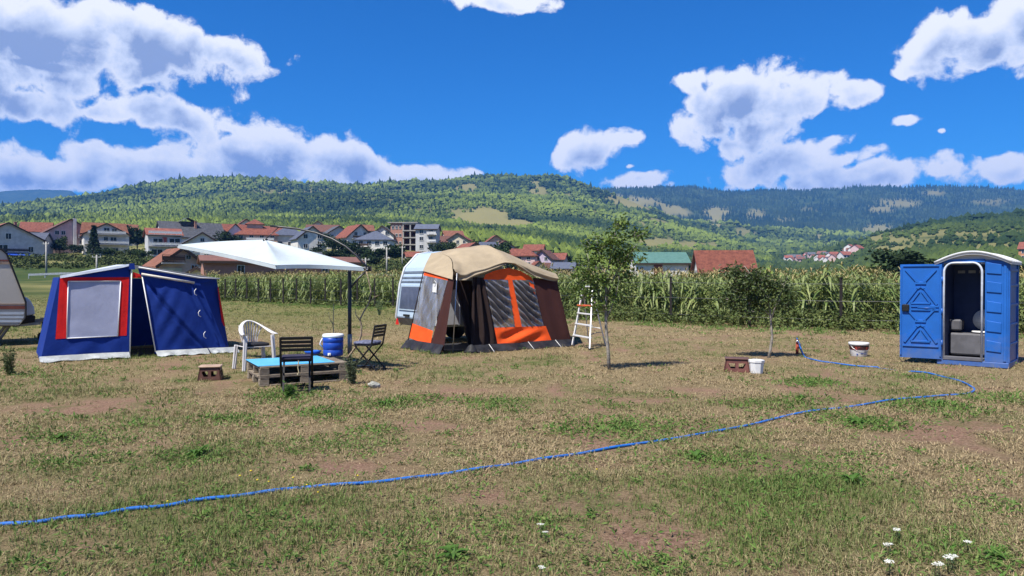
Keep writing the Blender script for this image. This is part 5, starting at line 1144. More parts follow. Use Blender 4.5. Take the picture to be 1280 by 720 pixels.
def cooler():
    p = ground(416.5, 444.5, TZ+.012); t = thing('water_cooler', 'round blue water cooler with a white lid on the pallet table', 'cooler', (p.x, p.y, TZ+.013))
    bl = M('cooler_blue', (.014, .060, .34), .4, var=.05)
    MB().lathe([(0, 0), (.155, 0), (.165, .02), (.166, .10), (.160, .105), (.160, .115), (.168, .12), (.170, .22), (.164, .225), (.164, .235), (.172, .24), (.172, .315), (0, .318)], seg=28).build('body', bl, t)
    MB().lathe([(0, .318), (.176, .318), (.180, .33), (.178, .355), (.165, .37), (.05, .375), (0, .375)], seg=28).build('lid', WHITEP, t)
    m = MB(); m.tube([(-.175, -.02, .30), (-.20, -.05, .24), (-.21, -.06, .20), (-.17, -.05, .15)], .010, 6); m.build('handle', WHITEP, t)
    m = MB(); m.box((-.02, -.175, .04), (.05, .04, .04)); m.tube([(-.02, -.2, .05), (-.02, -.215, .015)], .012, 6); m.build('tap', WHITEP, t)
cooler()
p = ground(391, 443.5, TZ+.012)
o = MB().lathe([(0, .004), (.07, .004), (.11, .03), (.135, .07), (.128, .072), (.10, .035), (.06, .014), (0, .012)], seg=24, sx=1.1).build('dish', M('dish_blue', (.02, .10, .45), .35)); o.location = (p.x, p.y, TZ+.013); tag(o, 'shallow blue dish on the light blue board beside the cooler', 'dish')

# ------------------------------------------------------------------ chairs
def folding_chair(label, px, py, facing):
    g0 = gp(px, py); t = thing('folding_chair', label, 'chair', g0, facing, 'black folding chairs')   # faces its own +Y, back at -Y
    w = .43; mt = BLACKP
    for s in (-1, 1):
        x = s*w/2
        MB().bar((x, .24, 0), (x, -.16, .45), .032, .022).bar((x, -.16, .45), (x, -.23, .80), .032, .022).build('back_frame', mt, t, bevel=.003)
        MB().bar((x-s*.035, -.25, 0), (x-s*.035, .17, .44), .028, .022).build('leg', mt, t, bevel=.003)
    for k in range(6): y = -.13+.064*k; MB().box((0, y, .452), (w-.02, .052, .016)).build('seat_slat', mt, t, bevel=.003)
    for k, z in enumerate((.62, .675, .73, .785)):
        y = -.16-.07*(z-.45)/.35; MB().box((0, y-.002, z), (w, .016, .044), Matrix.Rotation(R(11), 3, 'X')).build('back_slat', mt, t, bevel=.003)
    MB().bar((-w/2, .20, .05), (w/2, .20, .05), .022, .022).build('stretcher', mt, t); MB().bar((-w/2+.03, -.22, .035), (w/2-.03, -.22, .035), .022, .022).build('stretcher', mt, t)
    return t
def fdir(px, py, tx, ty):
    a = gp(px, py); b_ = gp(tx, ty); d = b_-a; return math.atan2(-d.x, d.y)
c1 = folding_chair('black folding chair with its back to the camera in front of the pallet table', 371, 488, fdir(371, 488, 377, 446))
c2 = folding_chair('black folding chair seen from the side at the right end of the pallet table', 461, 464, fdir(461, 464, 410, 462))
def cushion(label, chair, z, w, d, mat_, y0=.02, name='cushion'):
    m = MB(); m.box((0, 0, .03), (w, d, .055)); o = m.build(name, mat_, bevel=.02); o.location = chair.matrix_basis @ Vector((0, y0, z)); o.rotation_euler = chair.rotation_euler; tag(o, label, 'cushion')
cushion('thin dark purple cushion on the near folding chair', c1, .461, .42, .38, M('purple_cushion', (.035, .03, .055), .9, bump=.3), .02)
cushion('thin grey blue cushion on the folding chair at the table end', c2, .461, .40, .36, M('greyblue_cushion', (.12, .13, .20), .9, bump=.3, scale=20, var=.4))
def strap_on_chair():
    m = MB(); m.tube([(.02, -.12, .50), (.03, -.16, .45), (.02, -.17, .36), (.035, -.17, .29), (.01, -.18, .27), (.03, -.19, .25)], .008, 6); o = m.build('strap', M('tan_strap', (.42, .36, .22), .8)); o.location = c1.location; o.rotation_euler = c1.rotation_euler; tag(o, 'short tan strap dangling from the seat of the near folding chair', 'strap')
strap_on_chair()
def plastic_chair():
    g0 = gp(318, 461); fwd = fdir(318, 461, 352, 470); t = thing('plastic_armchair', 'white plastic garden armchair beside the blue tent', 'chair', g0, fwd)
    w = M('chair_white', (.60, .58, .58), .4, var=.05)
    for sx in (-1, 1):
        for sy in (-1, 1):
            top_ = (sx*.24, sy*.22+(.02 if sy > 0 else -.02), .43 if sy < 0 else .62); bot = (sx*.275, sy*.26, 0)
            m = MB(); m.bar(bot, top_, .062, .045, up=(0, 1, 0)); m.bar((bot[0]*.99, bot[1], 0), (top_[0]*.98-sx*.012, top_[1], top_[2]-.02), .02, .06, up=(0, 1, 0)); m.build('leg', w, t, bevel=.006)
    m = MB(); m.grid(lambda a, b: Vector(((a-.5)*.46, (b-.5)*.46, .42-.02*math.sin(math.pi*a)*math.sin(math.pi*b)-.012*(b < .1))), 10, 10); m.build('seat', w, t, solid=.012)
    # arm and back rim: one band from front of left arm round the back to right arm
    pts = []
    for k in range(33):
        a = -.15+(math.pi+.30)*k/32; c, s_ = math.cos(a), math.sin(a)
        up = max(0, s_); pts.append((.285*c*(1-.12*up), .10-.40*up+(.18*(1-up) if up < .3 else .18*(1-up)), .625+.215*up**1.6))
    def rim(a, b):
        x = a*(len(pts)-1); i = min(int(x), len(pts)-2); f = x-i; p = Vector(pts[i])*(1-f)+Vector(pts[i+1])*f
        d = Vector((p.x, p.y-.1, 0)).normalized(); return p+d*(.036-.072*b)+Vector((0, 0, .008*math.sin(math.pi*b)))
    m = MB(); m.grid(rim, 64, 3); m.build('rim', w, t, solid=.02)
    for k in range(9):
        f = (k-4)/4; x0 = f*.115; x1 = f*.21; up = math.sqrt(max(0, 1-(f*.62)**2)); zt = .625+.215*up**1.6; yt = .10-.40*up+.18*(1-up)
        m = MB(); m.bar((x0, -.225, .40), (x0*.6+x1*.4, -.262,   .58), .010, .034, up=(0, 1, 0)); m.bar((x0*.6+x1*.4, -.262, .58), (x1, yt, zt), .010, .040, up=(0, 1, 0)); m.build('back_slat', w, t)
    return t
pc = plastic_chair()
cushion('black cushion on the seat of the white plastic armchair', pc, .418, .42, .40, M('black_cushion', (.015, .015, .02), .9, bump=.3), .0)

# ------------------------------------------------------------------ small stools, buckets, rock
def stool(label, px, py, rz, top, side, w, d, h, holes='arch'):
    p = gp(px, py); t = thing('step_stool', label, 'stool', p, rz); hw, hd = w/2, d/2; k = .80
    MB().box((0, 0, h-.012), (w*k+.05, d*k+.05, .024)).build('top', top, t, bevel=.008)
    for (ax, sgn) in (('x', -1), ('x', 1), ('y', -1), ('y', 1)):
        def pt(a, z, o=0.0):      # a along the face -1..1
            f = 1-(1-k)*z/h
            if ax == 'y': return Vector((a*hw*f, sgn*(hd*f-o), z))
            return Vector((sgn*(hw*f-o), -a*hd*f*sgn, z)) if True else None
        m = MB(); n = len(m.v)
        def quad(a0, z0, a1, z1, a2, z2, a3, z3):
            i = len(m.v); vs = [pt(a0, z0), pt(a1, z1), pt(a2, z2), pt(a3, z3), pt(a0, z0, .02), pt(a1, z1, .02), pt(a2, z2, .02), pt(a3, z3, .02)]
            m.add(vs, [(0, 1, 2, 3), (7, 6, 5, 4), (0, 4, 5, 1), (1, 5, 6, 2), (2, 6, 7, 3), (3, 7, 4, 0)])
        H = h-.025
        quad(-1, 0, -.72, 0, -.72, H, -1, H); quad(.72, 0, 1, 0, 1, H, .72, H); quad(-.72, H*.72, .72, H*.72, .72, H, -.72, H); quad(-.72, H*.02, .72, H*.02, .72, H*.30, -.72, H*.30)
        quad(-.14, H*.30, .14, H*.30, .14, H*.72, -.14, H*.72)
        quad(-.72, H*.30, -.50, H*.30, -.72, H*.62, -.72, H*.60); quad(.50, H*.30, .72, H*.30, .72, H*.60, .72, H*.62)
        m.build('side_panel', side, t)
STB = M('stool_brown', (.10, .045, .032), .5, var=.2); 
stool('small brown step stool with a tan top on the grass left of the pallet table', 263.5, 474.5, .25, M('stool_tan', (.42, .29, .21), .6), STB, .36, .30, .23)
stool('low dark brown step stool with hand holes beside a white container', 921, 464.5, -.28, M('stool_darktop', (.12, .06, .048), .5), M('stool_red_brown', (.14, .055, .045), .5, var=.2), .44, .30, .24)
def canister():
    p = gp(945.5, 467); t = thing('white_container', 'small white plastic container standing against the brown stool', 'container', p, .3)
    MB().lathe([(0, 0), (.095, 0), (.105, .01), (.128, .21), (.125, .225), (.10, .228), (.0, .222)], seg=8, smooth=False).build('body', WHITEP, t, bevel=.012)
    MB().lathe([(.112, .20), (.136, .20), (.138, .235), (.09, .245), (0, .245)], seg=8, smooth=False).build('lid', WHITEP, t)
canister()
def bucket():
    p = gp(1073.5, 445); t = thing('paint_bucket', 'white paint bucket with a red and black band near the cabin', 'bucket', p)
    MB().lathe([(0, 0), (.155, 0), (.162, .01), (.187, .24), (.19, .255), (.18, .25), (.15, .02), (0, .02)], seg=28).build('body', WHITEP, t)
    MB().lathe([(.188, .235), (.200, .238), (.202, .285), (.193, .292), (.05, .285), (0, .285)], seg=28).build('lid', WHITEP, t)
    lb = MB().lathe([(.1815, .145), (.1895, .215)], seg=28).build('band', M('band_red', (.42, .055, .04), .5, rgb2=(.05, .02, .02), scale=9, fac=(.45, .5)), t)
    MB().lathe([(.1905, .212), (.1925, .232)], seg=28).build('band_edge', BLACKP, t); 
    m = MB(); a = .02
    for k, (x, z, w_, h_) in enumerate(((-.02, .075, .05, .012), (.05, .06, .06, .010), (.05, .10, .05, .008), (-.10, .05, .03, .03))):
        yy = -math.sqrt((.163+.1*z)**2-x*x)-.003; m.box((x, yy-.003, z), (w_, .006, h_), Matrix.Rotation(-math.asin(x/.17)*-1, 3, 'Z'))
    m.build('print', M('blue_print', (.05, .08, .25), .5), t)
    m = MB(); m.tube([(.195*math.cos(a_), -.195*abs(math.sin(a_))*.9-.01, .25-.14*math.sin(a_)) for a_ in [math.pi*k/14 for k in range(15)]], .004, 5); m.build('handle', ALU, t)
bucket()
def rock():
    p = gp(467.5, 484); r = random.Random(3); m = MB(); bm = bmesh.new(); bmesh.ops.create_icosphere(bm, subdivisions=2, radius=.075)
    for v in bm.verts: v.co *= r.uniform(.8, 1.15); v.co.z *= .7; v.co.x *= 1.2
    vs = [v.co.copy() for v in bm.verts]; fs = [tuple(v.index for v in f.verts) for f in bm.faces]; bm.free(); m.add(vs, fs, 0, False)
    o = m.build('rock', M('pale_rock', (.34, .335, .29), .9, scale=14, var=.25, bump=.5)); o.location = (p.x, p.y, p.z+.04); o.rotation_euler = (.3, .2, .5); tag(o, 'pale stone lying in the dry grass right of the pallet table', 'rock')
rock()

# ------------------------------------------------------------------ step ladder
def ladder():
    a, b_ = gp(715, 434), gp(737, 438); c = gp(757, 431.5); t = thing('step_ladder', 'white aluminium step ladder with an orange tray beside the awning', 'ladder', (a+b_)/2)
    zt = 1.40; mid = (a+b_)/2; u = (b_-a).normalized(); back = (c-b_); 
    w0 = (b_-a).length/2; w1 = w0*.52; top_ = mid+back*.42+Vector((0, 0, zt))
    lad = M('ladder_alu', (.66, .66, .66), .4, var=.06, metal=.2)
    L = lambda s, f: (mid+u*s*(w0*(1-f)+w1*f)+(back*.42)*f+Vector((0, 0, zt*f)))
    for s in (-1, 1):
        MB().bar(L(s, 0), L(s, 1), .030, .052).build('front_rail', lad, t, world=True, bevel=.004)
        ft = c-u*(w0-s*w0) if s < 0 else c; ft = Vector((ft.x, ft.y, hgt(ft.x, ft.y)))
        MB().bar(ft, top_+u*s*w1*.95-Vector((0, 0, .10)), .024, .03).build('back_leg', lad, t, world=True, bevel=.003)
        MB().box(L(s, 0)+Vector((0, 0, .02)), (.05, .07, .05)).build('foot', BLACKP, t, world=True)
    for f in (.19, .385, .565): 
        d = (back*.42/zt).normalized()
        MB().bar(L(-1, f), L(1, f), .10, .028).build('step', lad, t, world=True, bevel=.004)
    MB().bar(L(-1, .70)+back*.03, L(1, .70)+back*.03, .20, .03).build('tray', M('orange_tray', (.52, .10, .03), .5), t, world=True, bevel=.004)
    m = MB(); m.tube([L(-1, .97), L(-1, 1.0)+u*.03+Vector((0, 0, .03)), L(1, 1.0)-u*.03+Vector((0, 0, .03)), L(1, .97)], .020, 8); m.build('top_bow', lad, t, world=True)
    f = .30; c2 = c+(top_-c)*f; MB().tube([c2-u*2*w0*.9, c2], .010, 6).build('cross_strut', lad, t, world=True)
    MB().tube([L(1, .24), L(1, .24)+back*.35+Vector((0, 0, .02)), c+(top_-c)*.23], .012, 6).build('spreader', M('tan_rope', (.45, .38, .25), .8), t, world=True)
ladder()

# ------------------------------------------------------------------ portable toilet
def toilet():
    RX = Vector((.74, -.67, 0)).normalized(); fc = ground(1215, 458); cx = Vector((fc.x, fc.y, hgt(fc.x, fc.y)))
    t = thing('portable_toilet', 'blue portable toilet cabin with a white roof and its door standing open', 'toilet cabin', cx, math.atan2(RX.y, RX.x))
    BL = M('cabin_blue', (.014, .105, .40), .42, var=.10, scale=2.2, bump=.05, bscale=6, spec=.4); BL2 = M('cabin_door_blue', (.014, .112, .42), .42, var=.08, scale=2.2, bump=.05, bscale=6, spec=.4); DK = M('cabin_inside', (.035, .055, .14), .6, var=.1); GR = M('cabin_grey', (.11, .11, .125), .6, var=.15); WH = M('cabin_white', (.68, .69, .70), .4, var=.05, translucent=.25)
    for m_ in (BL, BL2):     # splashed soil and scuffs low down
        tt = m_.node_tree; bb = tt.nodes['Principled BSDF']; old = bb.inputs['Base Color'].links[0].from_socket
        co = N(tt, 'ShaderNodeTexCoord'); sp = N(tt, 'ShaderNodeSeparateXYZ'); tt.links.new(co.outputs['Object'], sp.inputs[0]); nn = N(tt, 'ShaderNodeTexNoise', ins={'Scale': 5.0, 'Detail': 8.0, 'Roughness': .75}); tt.links.new(co.outputs['Object'], nn.inputs[0])
        f1 = math_node(tt, 'MULTIPLY', math_node(tt, 'SUBTRACT', .75, sp.outputs[2]), .55, True); f2 = math_node(tt, 'ADD', f1, math_node(tt, 'SUBTRACT', nn.outputs[0], .62)); f3 = math_node(tt, 'MULTIPLY', f2, 1.1, True)
        mm = N(tt, 'ShaderNodeMix', data_type='RGBA'); tt.links.new(f3, mm.inputs['Factor']); tt.links.new(old, mm.inputs[6]); mm.inputs[7].default_value = (.17, .17, .17, 1); tt.links.new(mm.outputs[2], bb.inputs['Base Color'])
    hw, dp, H = .55, 1.08, 1.96; ox0, ox1 = -.46, .15
    MB().box((0, dp/2, .05), (2*hw+.04, dp+.04, .10)).build('skid_base', BL, t, bevel=.01)
    # walls: skins with an inner lining
    def rib_wall(m, p, r, n_, k):
        p = Vector(p); r = Vector(r); n_ = Vector(n_)
    m = MB(); m.box((hw-.02, dp/2, .1+(H-.1)/2), (.04, dp, H-.1))
    for z in (.42, .78, 1.14, 1.5, 1.78): m.box((hw+.008, dp/2, z), (.03, dp*.8, .05), taper=(1, .98))
    for y in (.05, dp-.05): m.box((hw+.01, y, 1.0), (.035, .07, 1.8))
    m.build('side_wall', BL, t, bevel=.008)
    m = MB(); m.box((-hw+.02, dp/2, .1+(H-.1)/2), (.04, dp, H-.1)); 
    for z in (.42, .78, 1.14, 1.5): m.box((-hw-.008, dp/2, z), (.03, dp*.8, .05))
    m.build('side_wall', BL, t, bevel=.008)
    m = MB(); m.box((0, dp-.02, .1+(H-.1)/2), (2*hw-.085, .04, H-.1)); m.build('back_wall', BL, t)
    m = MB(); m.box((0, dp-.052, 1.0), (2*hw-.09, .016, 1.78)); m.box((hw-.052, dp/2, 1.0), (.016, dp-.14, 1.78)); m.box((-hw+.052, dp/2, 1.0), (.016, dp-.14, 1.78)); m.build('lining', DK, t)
    # front wall right panel with step-shaped ribs
    m = MB(); m.box(((ox1+.045+hw)/2, .02, .1+(H-.1)/2), (hw-ox1-.045, .045, H-.1))
    xm = (ox1+.05+hw)/2
    for z in (.30, .66, 1.02, 1.38, 1.72): m.prism([(ox1+.07, -.004, z), (hw-.10, -.004, z-.02), (hw-.10, -.004, z+.16), (ox1+.07, -.004, z+.20)], (0, -.018, 0))
    m.box((hw-.045, -.008, 1.0), (.045, .03, 1.76)); m.build('front_panel', BL2, t, bevel=.006)
    m = MB(); m.box((-hw+.04, .02, 1.03), (.08, .045, H-.1)); m.box(((ox0+ox1)/2, .02, 1.955), (ox1-ox0+.08, .045, .06)); m.build('front_frame', BL2, t)
    # white rounded door frame
    m = MB(); fr_ = [(ox0, .10), (ox0, 1.74)]+[(ox0+.15-.15*math.cos(a), 1.74+.18*math.sin(a)) for a in [math.pi/2*k/6 for k in range(1, 7)]]+[(ox1-.15+.15*math.sin(a), 1.74+.18*math.cos(a)) for a in [math.pi/2*k/6 for k in range(0, 7)]]+[(ox1, .10)]
    m.tube([(x, -.012, z) for x, z in fr_], .020, 8); m.build('door_frame', M('cabin_trim', (.55, .60, .68), .4), t)
    m = MB(); m.box(((ox0+ox1)/2, .02, .13), (ox1-ox0, .10, .07)); m.build('door_sill', GR, t, bevel=.008)
    # arched roof with ribs
    def arc(s, r=0.0): x = -hw-.06+(2*hw+.12)*s; return x, H-.03+.235*math.sin(math.pi*(.06+.88*s))-.045+r
    m = MB(); n = 16; ring = []
    for y in (-.07, dp+.06):
        for k in range(n+1): x, z = arc(k/n); ring.append((x, y, z))
    for y in (-.07, dp+.06):
        for k in range(n+1): x, z = arc(k/n, -.05); ring.append((x, y, z))
    q_ = n+1; fs = [(k, k+1, q_+k+1, q_+k) for k in range(n)]+[(2*q_+k+1, 2*q_+k, 3*q_+k, 3*q_+k+1) for k in range(n)]+[(k+1, k, 2*q_+k, 2*q_+k+1) for k in range(n)]+[(q_+k, q_+k+1, 3*q_+k+1, 3*q_+k) for k in range(n)]+[(0, q_, 3*q_, 2*q_), (n, 2*q_+n, 3*q_+n, q_+n)]
    m.add(ring, fs, 0); rf = m.build('roof', WH, t)
    for yy in (-.075, .22, .52, .82, dp+.05):
        m = MB(); m.tube([(arc(k/n)[0], yy, arc(k/n)[1]) for k in range(n+1)], .022 if yy < 0 else .016, 6); m.build('roof_rib', WH, rf)
    m = MB(); m.poly([(arc(k/n)[0]*.92, .03, arc(k/n, -.04)[1]) for k in range(n+1)][::-1]+[(-hw, .03, 1.98), (hw, .03, 1.98)]); m.build('roof_end', WH, rf)
    # inside: tank, lid, urinal, vents
    m = MB(); m.box((0, dp-.30, .36), (2*hw-.14, .46, .42)); tk_ = m.build('seat_tank', GR, t, bevel=.03)
    m = MB(); m.lathe([(0, .585), (.19, .585), (.20, .60), (.19, .615), (0, .615)], (.05, dp-.32, 0), 24, sx=.95); m.build('toilet_seat', WHITEP, tk_)
    m = MB(); m.tube([(.05, dp-.12, .82), (.05, dp-.085, .82)], .205, 26); m.build('toilet_lid', WHITEP, tk_)
    m = MB(); m.box((-hw+.16, .75, .72), (.20, .26, .22), taper=(1.1, 1.1)); m.build('urinal', GR, t, bevel=.03)
    MB().box((0, dp/2, .105), (2*hw-.1, dp-.1, .02)).build('floor', M('cabin_floor', (.16, .16, .17), .8), t)
    for k in range(5): MB().box((-.36+.18*k, dp-.066, 1.76), (.12, .012, .055)).build('vent', M('cabin_vent', (.35, .37, .40), .6), t)
    # door: swung open to the left
    d = bpy.data.objects.new('door', None)
    dw, z0, z1 = .70, .10, 1.90; hinge = Vector((ox0-.03, -.03, 0))
    m = MB(); m.box((-dw/2, 0, (z0+z1)/2), (dw, .035, z1-z0)); y = -.040
    def bar(a, b2, w=.035, tt=.03): m.bar((a[0], y, a[1]), (b2[0], y, b2[1]), tt, w, up=(0, 0, 1)) if False else m.add(*seg2d(a, b2, w, y))
    def seg2d(a, b2, w, yy):
        a = Vector((a[0], yy, a[1])); b2 = Vector((b2[0], yy, b2[1])); dd = (b2-a).normalized(); s_ = Vector((dd.z, 0, -dd.x))*w/2; dep_ = Vector((0, .030, 0)); s2 = s_*1.5
        vs = [a+s_, a-s_, b2-s_, b2+s_, a+s2+dep_, a-s2+dep_, b2-s2+dep_, b2+s2+dep_]; return vs, [(0, 1, 2, 3), (4, 5, 1, 0), (5, 6, 2, 1), (6, 7, 3, 2), (7, 4, 0, 3)]
    xl, xr, xc = -dw+.05, -.05, -dw/2
    for zb in (.40, 1.13):
        h_ = .68
        bar((xl+.03, zb), (xc-.06, zb+h_*.46)); bar((xr-.03, zb), (xc+.06, zb+h_*.46)); bar((xl+.05, zb+h_*.98), (xc-.05, zb+h_*.62)); bar((xr-.05, zb+h_*.98), (xc+.05, zb+h_*.62)); bar((xc-.09, zb+h_*.60), (xc+.09, zb+h_*.60), .04); bar((xc-.07, zb+h_*.44), (xc, zb+h_*.50), .03); bar((xc+.07, zb+h_*.44), (xc, zb+h_*.50), .03)
        bar((xc-.16, zb+.02), (xc+.16, zb+.02), .03); bar((xc-.16, zb+.03), (xc-.02, zb+h_*.36), .022); bar((xc+.16, zb+.03), (xc+.02, zb+h_*.36), .022)
    bar((xl+.14, 1.095), (xr, 1.095), .03); bar((xl+.14, 1.03), (xr, 1.03), .03); bar((xl, .33), (xr, .33), .02)
    for x in (xl-.03, xr+.03): bar((x, z0+.05), (x, z1-.05), .022)
    bar((xl, z1-.03), (xr, z1-.03), .022)
    dm = m.mesh('door', [BL2]); dob = inst('door', dm, t, hinge, (0, 0, R(7)))
    MB().box((-dw+.10, -.04, 1.06), (.12, .05, .13)).build('latch', BLACKP, dob, bevel=.01)
    m = MB(); m.tube([(xc-.05, -.03, 1.062), (xc+.10, -.045, 1.062), (xr-.05, -.03, 1.062)], .014, 6); m.build('handle', BL, dob)
    for z in (.4, 1.0, 1.6): MB().tube([(0, -.0, z-.06), (0, -.0, z+.06)], .02, 8).build('hinge', BL, dob)
toilet()

# ------------------------------------------------------------------ water tap and hose
HB = M('hose_blue', (.015, .13, .46), .6, var=.12, scale=5)
def hose():
    pts = [(996, 433), (1002, 442), (1008, 447), (1020, 450.5), (1036, 453), (1060, 456.5), (1085, 458), (1108, 459.5), (1132, 462.5), (1158, 465), (1180, 470), (1196, 474.5), (1210, 480), (1218, 487), (1213, 492), (1196, 494.5), (1165, 497), (1130, 500.5), (1085, 507), (1040, 513), (985, 521), (930, 533), (870, 545), (800, 555), (760, 561), (720, 568), (680, 575), (640, 582), (600, 588), (560, 594), (520, 600), (480, 605), (440, 609), (400, 612), (360, 616), (320, 621), (280, 625.5), (240, 630), (200, 637), (160, 641), (120, 648), (80, 652), (40, 657), (0, 660), (-60, 668), (-130, 676)]
    P = [gp(x, y) for x, y in pts]; P[0].z = .20; P[1].z += .08
    Q = []
    for i in range(len(P)-1):       # smooth
        a, b_, c, d = P[max(i-1, 0)], P[i], P[i+1], P[min(i+2, len(P)-1)]
        for k in range(8):
            s = k/8; Q.append(.5*((2*b_)+(c-a)*s+(2*a-5*b_+4*c-d)*s*s+(3*b_-a-3*c+d)*s**3))
    r = random.Random(2)
    Q = [Vector((q.x, q.y, (hgt(q.x, q.y)+(.014 if not 52 < i < 66 else -.012) if i > 14 else q.z)+.003*math.sin(i*.37))) for i, q in enumerate(Q)]
    o = MB().tube(Q, .0135, 8).build('garden_hose', HB); tag(o, 'long blue hose snaking across the whole lawn from the tap', 'hose')
hose()
def tap():
    p = gp(996.5, 442); t = thing('water_tap', 'short red standpipe with a tap at the end of the blue hose', 'tap', p)
    MB().tube([(0, 0, -.05), (0, 0, .25)], .032, 10).build('standpipe', M('tap_red', (.40, .07, .03), .6), t)
    MB().tube([(0, 0, .25), (0, 0, .30)], .020, 8).tube([(0, 0, .22), (.05, -.02, .22), (.07, -.03, .17)], .015, 8).build('spout', ALU, t); MB().bar((-.04, 0, .31), (.04, 0, .31), .02, .015).build('tap_handle', M('tap_red', (.40, .07, .03), .6), t)
tap()

# ------------------------------------------------------------------ young trees
def young_tree(label, base, limbs, crown, leafmat, n, seed, r0, lsize=(.05, .10), kind='young_tree', cat='tree', barkm=None, filt=None):
    t = thing(kind, label, cat, base); r = np.random.default_rng(seed); rr_ = random.Random(seed)
    bm = barkm or M('pale_bark', (.26, .235, .20), .9, scale=14, var=.3, bump=.4, bscale=50)
    m = MB(); tips = []
    for pts, ra in limbs: m.tube(pts, [ra*(1-.8*i/(len(pts)-1)) for i in range(len(pts))], 7); 
    m.build('trunk', bm, t)
    m = MB(); P = []; S_ = []
    for (c, rad, k) in crown:
        c = np.array(c); rad = np.array(rad)
        for b_ in range(max(4, int(k/26))):       # twigs carrying leaves
            d = r.normal(size=3); d /= np.linalg.norm(d); d[2] = abs(d[2])*.8 if r.random() < .75 else d[2]*.6; q0 = c+d*rad*r.uniform(.0, .35); q1 = c+d*rad*r.uniform(.7, 1.12)+np.array((0, 0, .05))
            m.tube([tuple(q0), tuple((q0+q1)/2+r.normal(size=3)*.02), tuple(q1)], [.008, .005, .002], 4, cap=False)
            for _k in range(28):
                s = r.random()**.7; P.append(q0+(q1-q0)*s*1.05+r.normal(size=3)*.055); S_.append(r.uniform(*lsize))
    m.build('branches', bm, t, kind='stuff')
    V, F = leaves_np(np.array(P), np.array(S_), r, up=.6, wid=.42, droop=.35); tn = np.repeat(np.clip(r.normal(.35, .3, len(P)), 0, 1), 4)
    o = bpy.data.objects.new('crown', big_mesh('crown', V, F, [leafmat], tint=tn)); C.objects.link(o); o.parent = t
LM1 = M('fruit_tree_leaf', (.050, .100, .018), .5, scale=3, rgb2=(.11, .18, .032), spec=.25, tint=(.19, .25, .06), translucent=.25)
LM2 = M('dark_fruit_leaf', (.024, .045, .014), .5, scale=3, rgb2=(.05, .08, .022), spec=.3, tint=(.10, .135, .035), translucent=.15)
b1 = gp(762, 463); sc = b1.y/900
def l1(px, py, d=0.0): return ((px-762)*sc, d, (463-py)*sc)
young_tree('young fruit tree with a thin pale trunk in front of the maize', b1,
  [([l1(762, 468), l1(760, 440), l1(757.5, 410), l1(757, 380), l1(758, 350), l1(763, 320), l1(768, 295), l1(772, 278)], .034), ([l1(757, 392), l1(750, 372), l1(743, 352), l1(737, 330), l1(732, 310)], .018), ([l1(758, 372), l1(766, 350), l1(776, 330), l1(790, 312), l1(800, 300)], .016), ([l1(758, 362), l1(752, 340, .1), l1(748, 315, .15), l1(747, 295, .15)], .014), ([l1(757, 400), l1(764, 385), l1(770, 365, -.1), l1(772, 345, -.15)], .014), ([l1(757, 385), l1(748, 380, .1), l1(735, 368, .15), l1(722, 352, .15)], .010)],
  [(l1(775, 285), (.20, .22, .22), 150), (l1(793, 296), (.22, .25, .18), 140), (l1(764, 304), (.34, .34, .30), 270), (l1(745, 314), (.30, .32, .32), 270), (l1(735, 340), (.34, .32, .28), 260), (l1(724, 352), (.26, .3, .22), 150), (l1(765, 330), (.42, .36, .34), 380), (l1(784, 322), (.30, .3, .28), 240), (l1(758, 352), (.30, .3, .24), 200), (l1(775, 350), (.22, .25, .2), 110), (l1(740, 365), (.28, .25, .2), 150), (l1(768, 372), (.18, .2, .18), 80), (l1(728, 372), (.22, .22, .16), 80), (l1(750, 385), (.16, .2, .14), 60)], LM1, 0, 5, .034, lsize=(.055, .115))
b2 = gp(961, 447); sc2 = b2.y/900
def l2(px, py, d=0.0): return ((px-961)*sc2, d, (447-py)*sc2)
young_tree('small dark bushy fruit tree with a bent pale trunk near the fence', b2,
  [([l2(960, 452), l2(963, 436), l2(965, 420), l2(963.5, 402), l2(962, 385), l2(955, 365), l2(940, 345), l2(930, 332)], .034), ([l2(963, 400), l2(970, 380), l2(978, 362), l2(984, 345)], .018), ([l2(963, 395), l2(948, 380), l2(932, 370), l2(915, 362)], .016)],
  [(l2(918, 342), (.30, .32, .22), 260), (l2(930, 362), (.38, .36, .32), 480), (l2(915, 375), (.24, .28, .24), 240), (l2(945, 350), (.34, .32, .30), 420), (l2(950, 378), (.34, .32, .26), 360), (l2(972, 360), (.32, .3, .26), 330), (l2(980, 382), (.26, .28, .22), 220), (l2(935, 390), (.28, .28, .18), 200), (l2(990, 366), (.2, .24, .18), 120)], LM2, 0, 8, .034, lsize=(.06, .12), kind='young_tree')
# thin bare saplings by the parasol post
DEADB = M('dry_stem', (.30, .23, .16), .9, scale=20, var=.35)
def sapling(label, px, py, pts, r0, extra=()):
    b_ = gp(px, py); s = b_.y/900; f = lambda x, y, d=0: ((x-px)*s, d, (py-y)*s); t = thing('bare_sapling', label, 'sapling', b_)
    m = MB(); m.tube([f(*p) for p in pts], [r0*(1-.6*i/(len(pts)-1)) for i in range(len(pts))], 7); m.build('stem', DEADB, t)
    if extra:
        m = MB()
        for e in extra: m.tube([f(*p) for p in e], [r0*.5, r0*.35, r0*.15][:len(e)], 5)
        m.build('twigs', DEADB, t, kind='stuff')
sapling('twisted bare sapling curving up to the corner of the parasol', 425, 462, [(424, 466), (431, 452), (439, 442), (447, 431), (451.5, 420), (452, 408), (450, 400), (455, 390), (461, 380), (464, 366), (461, 350), (458, 340)], .022, [[(428, 456), (420, 462), (415, 470)], [(461, 380), (468, 372), (475, 369)], [(450, 401), (445, 394), (444, 386)]])
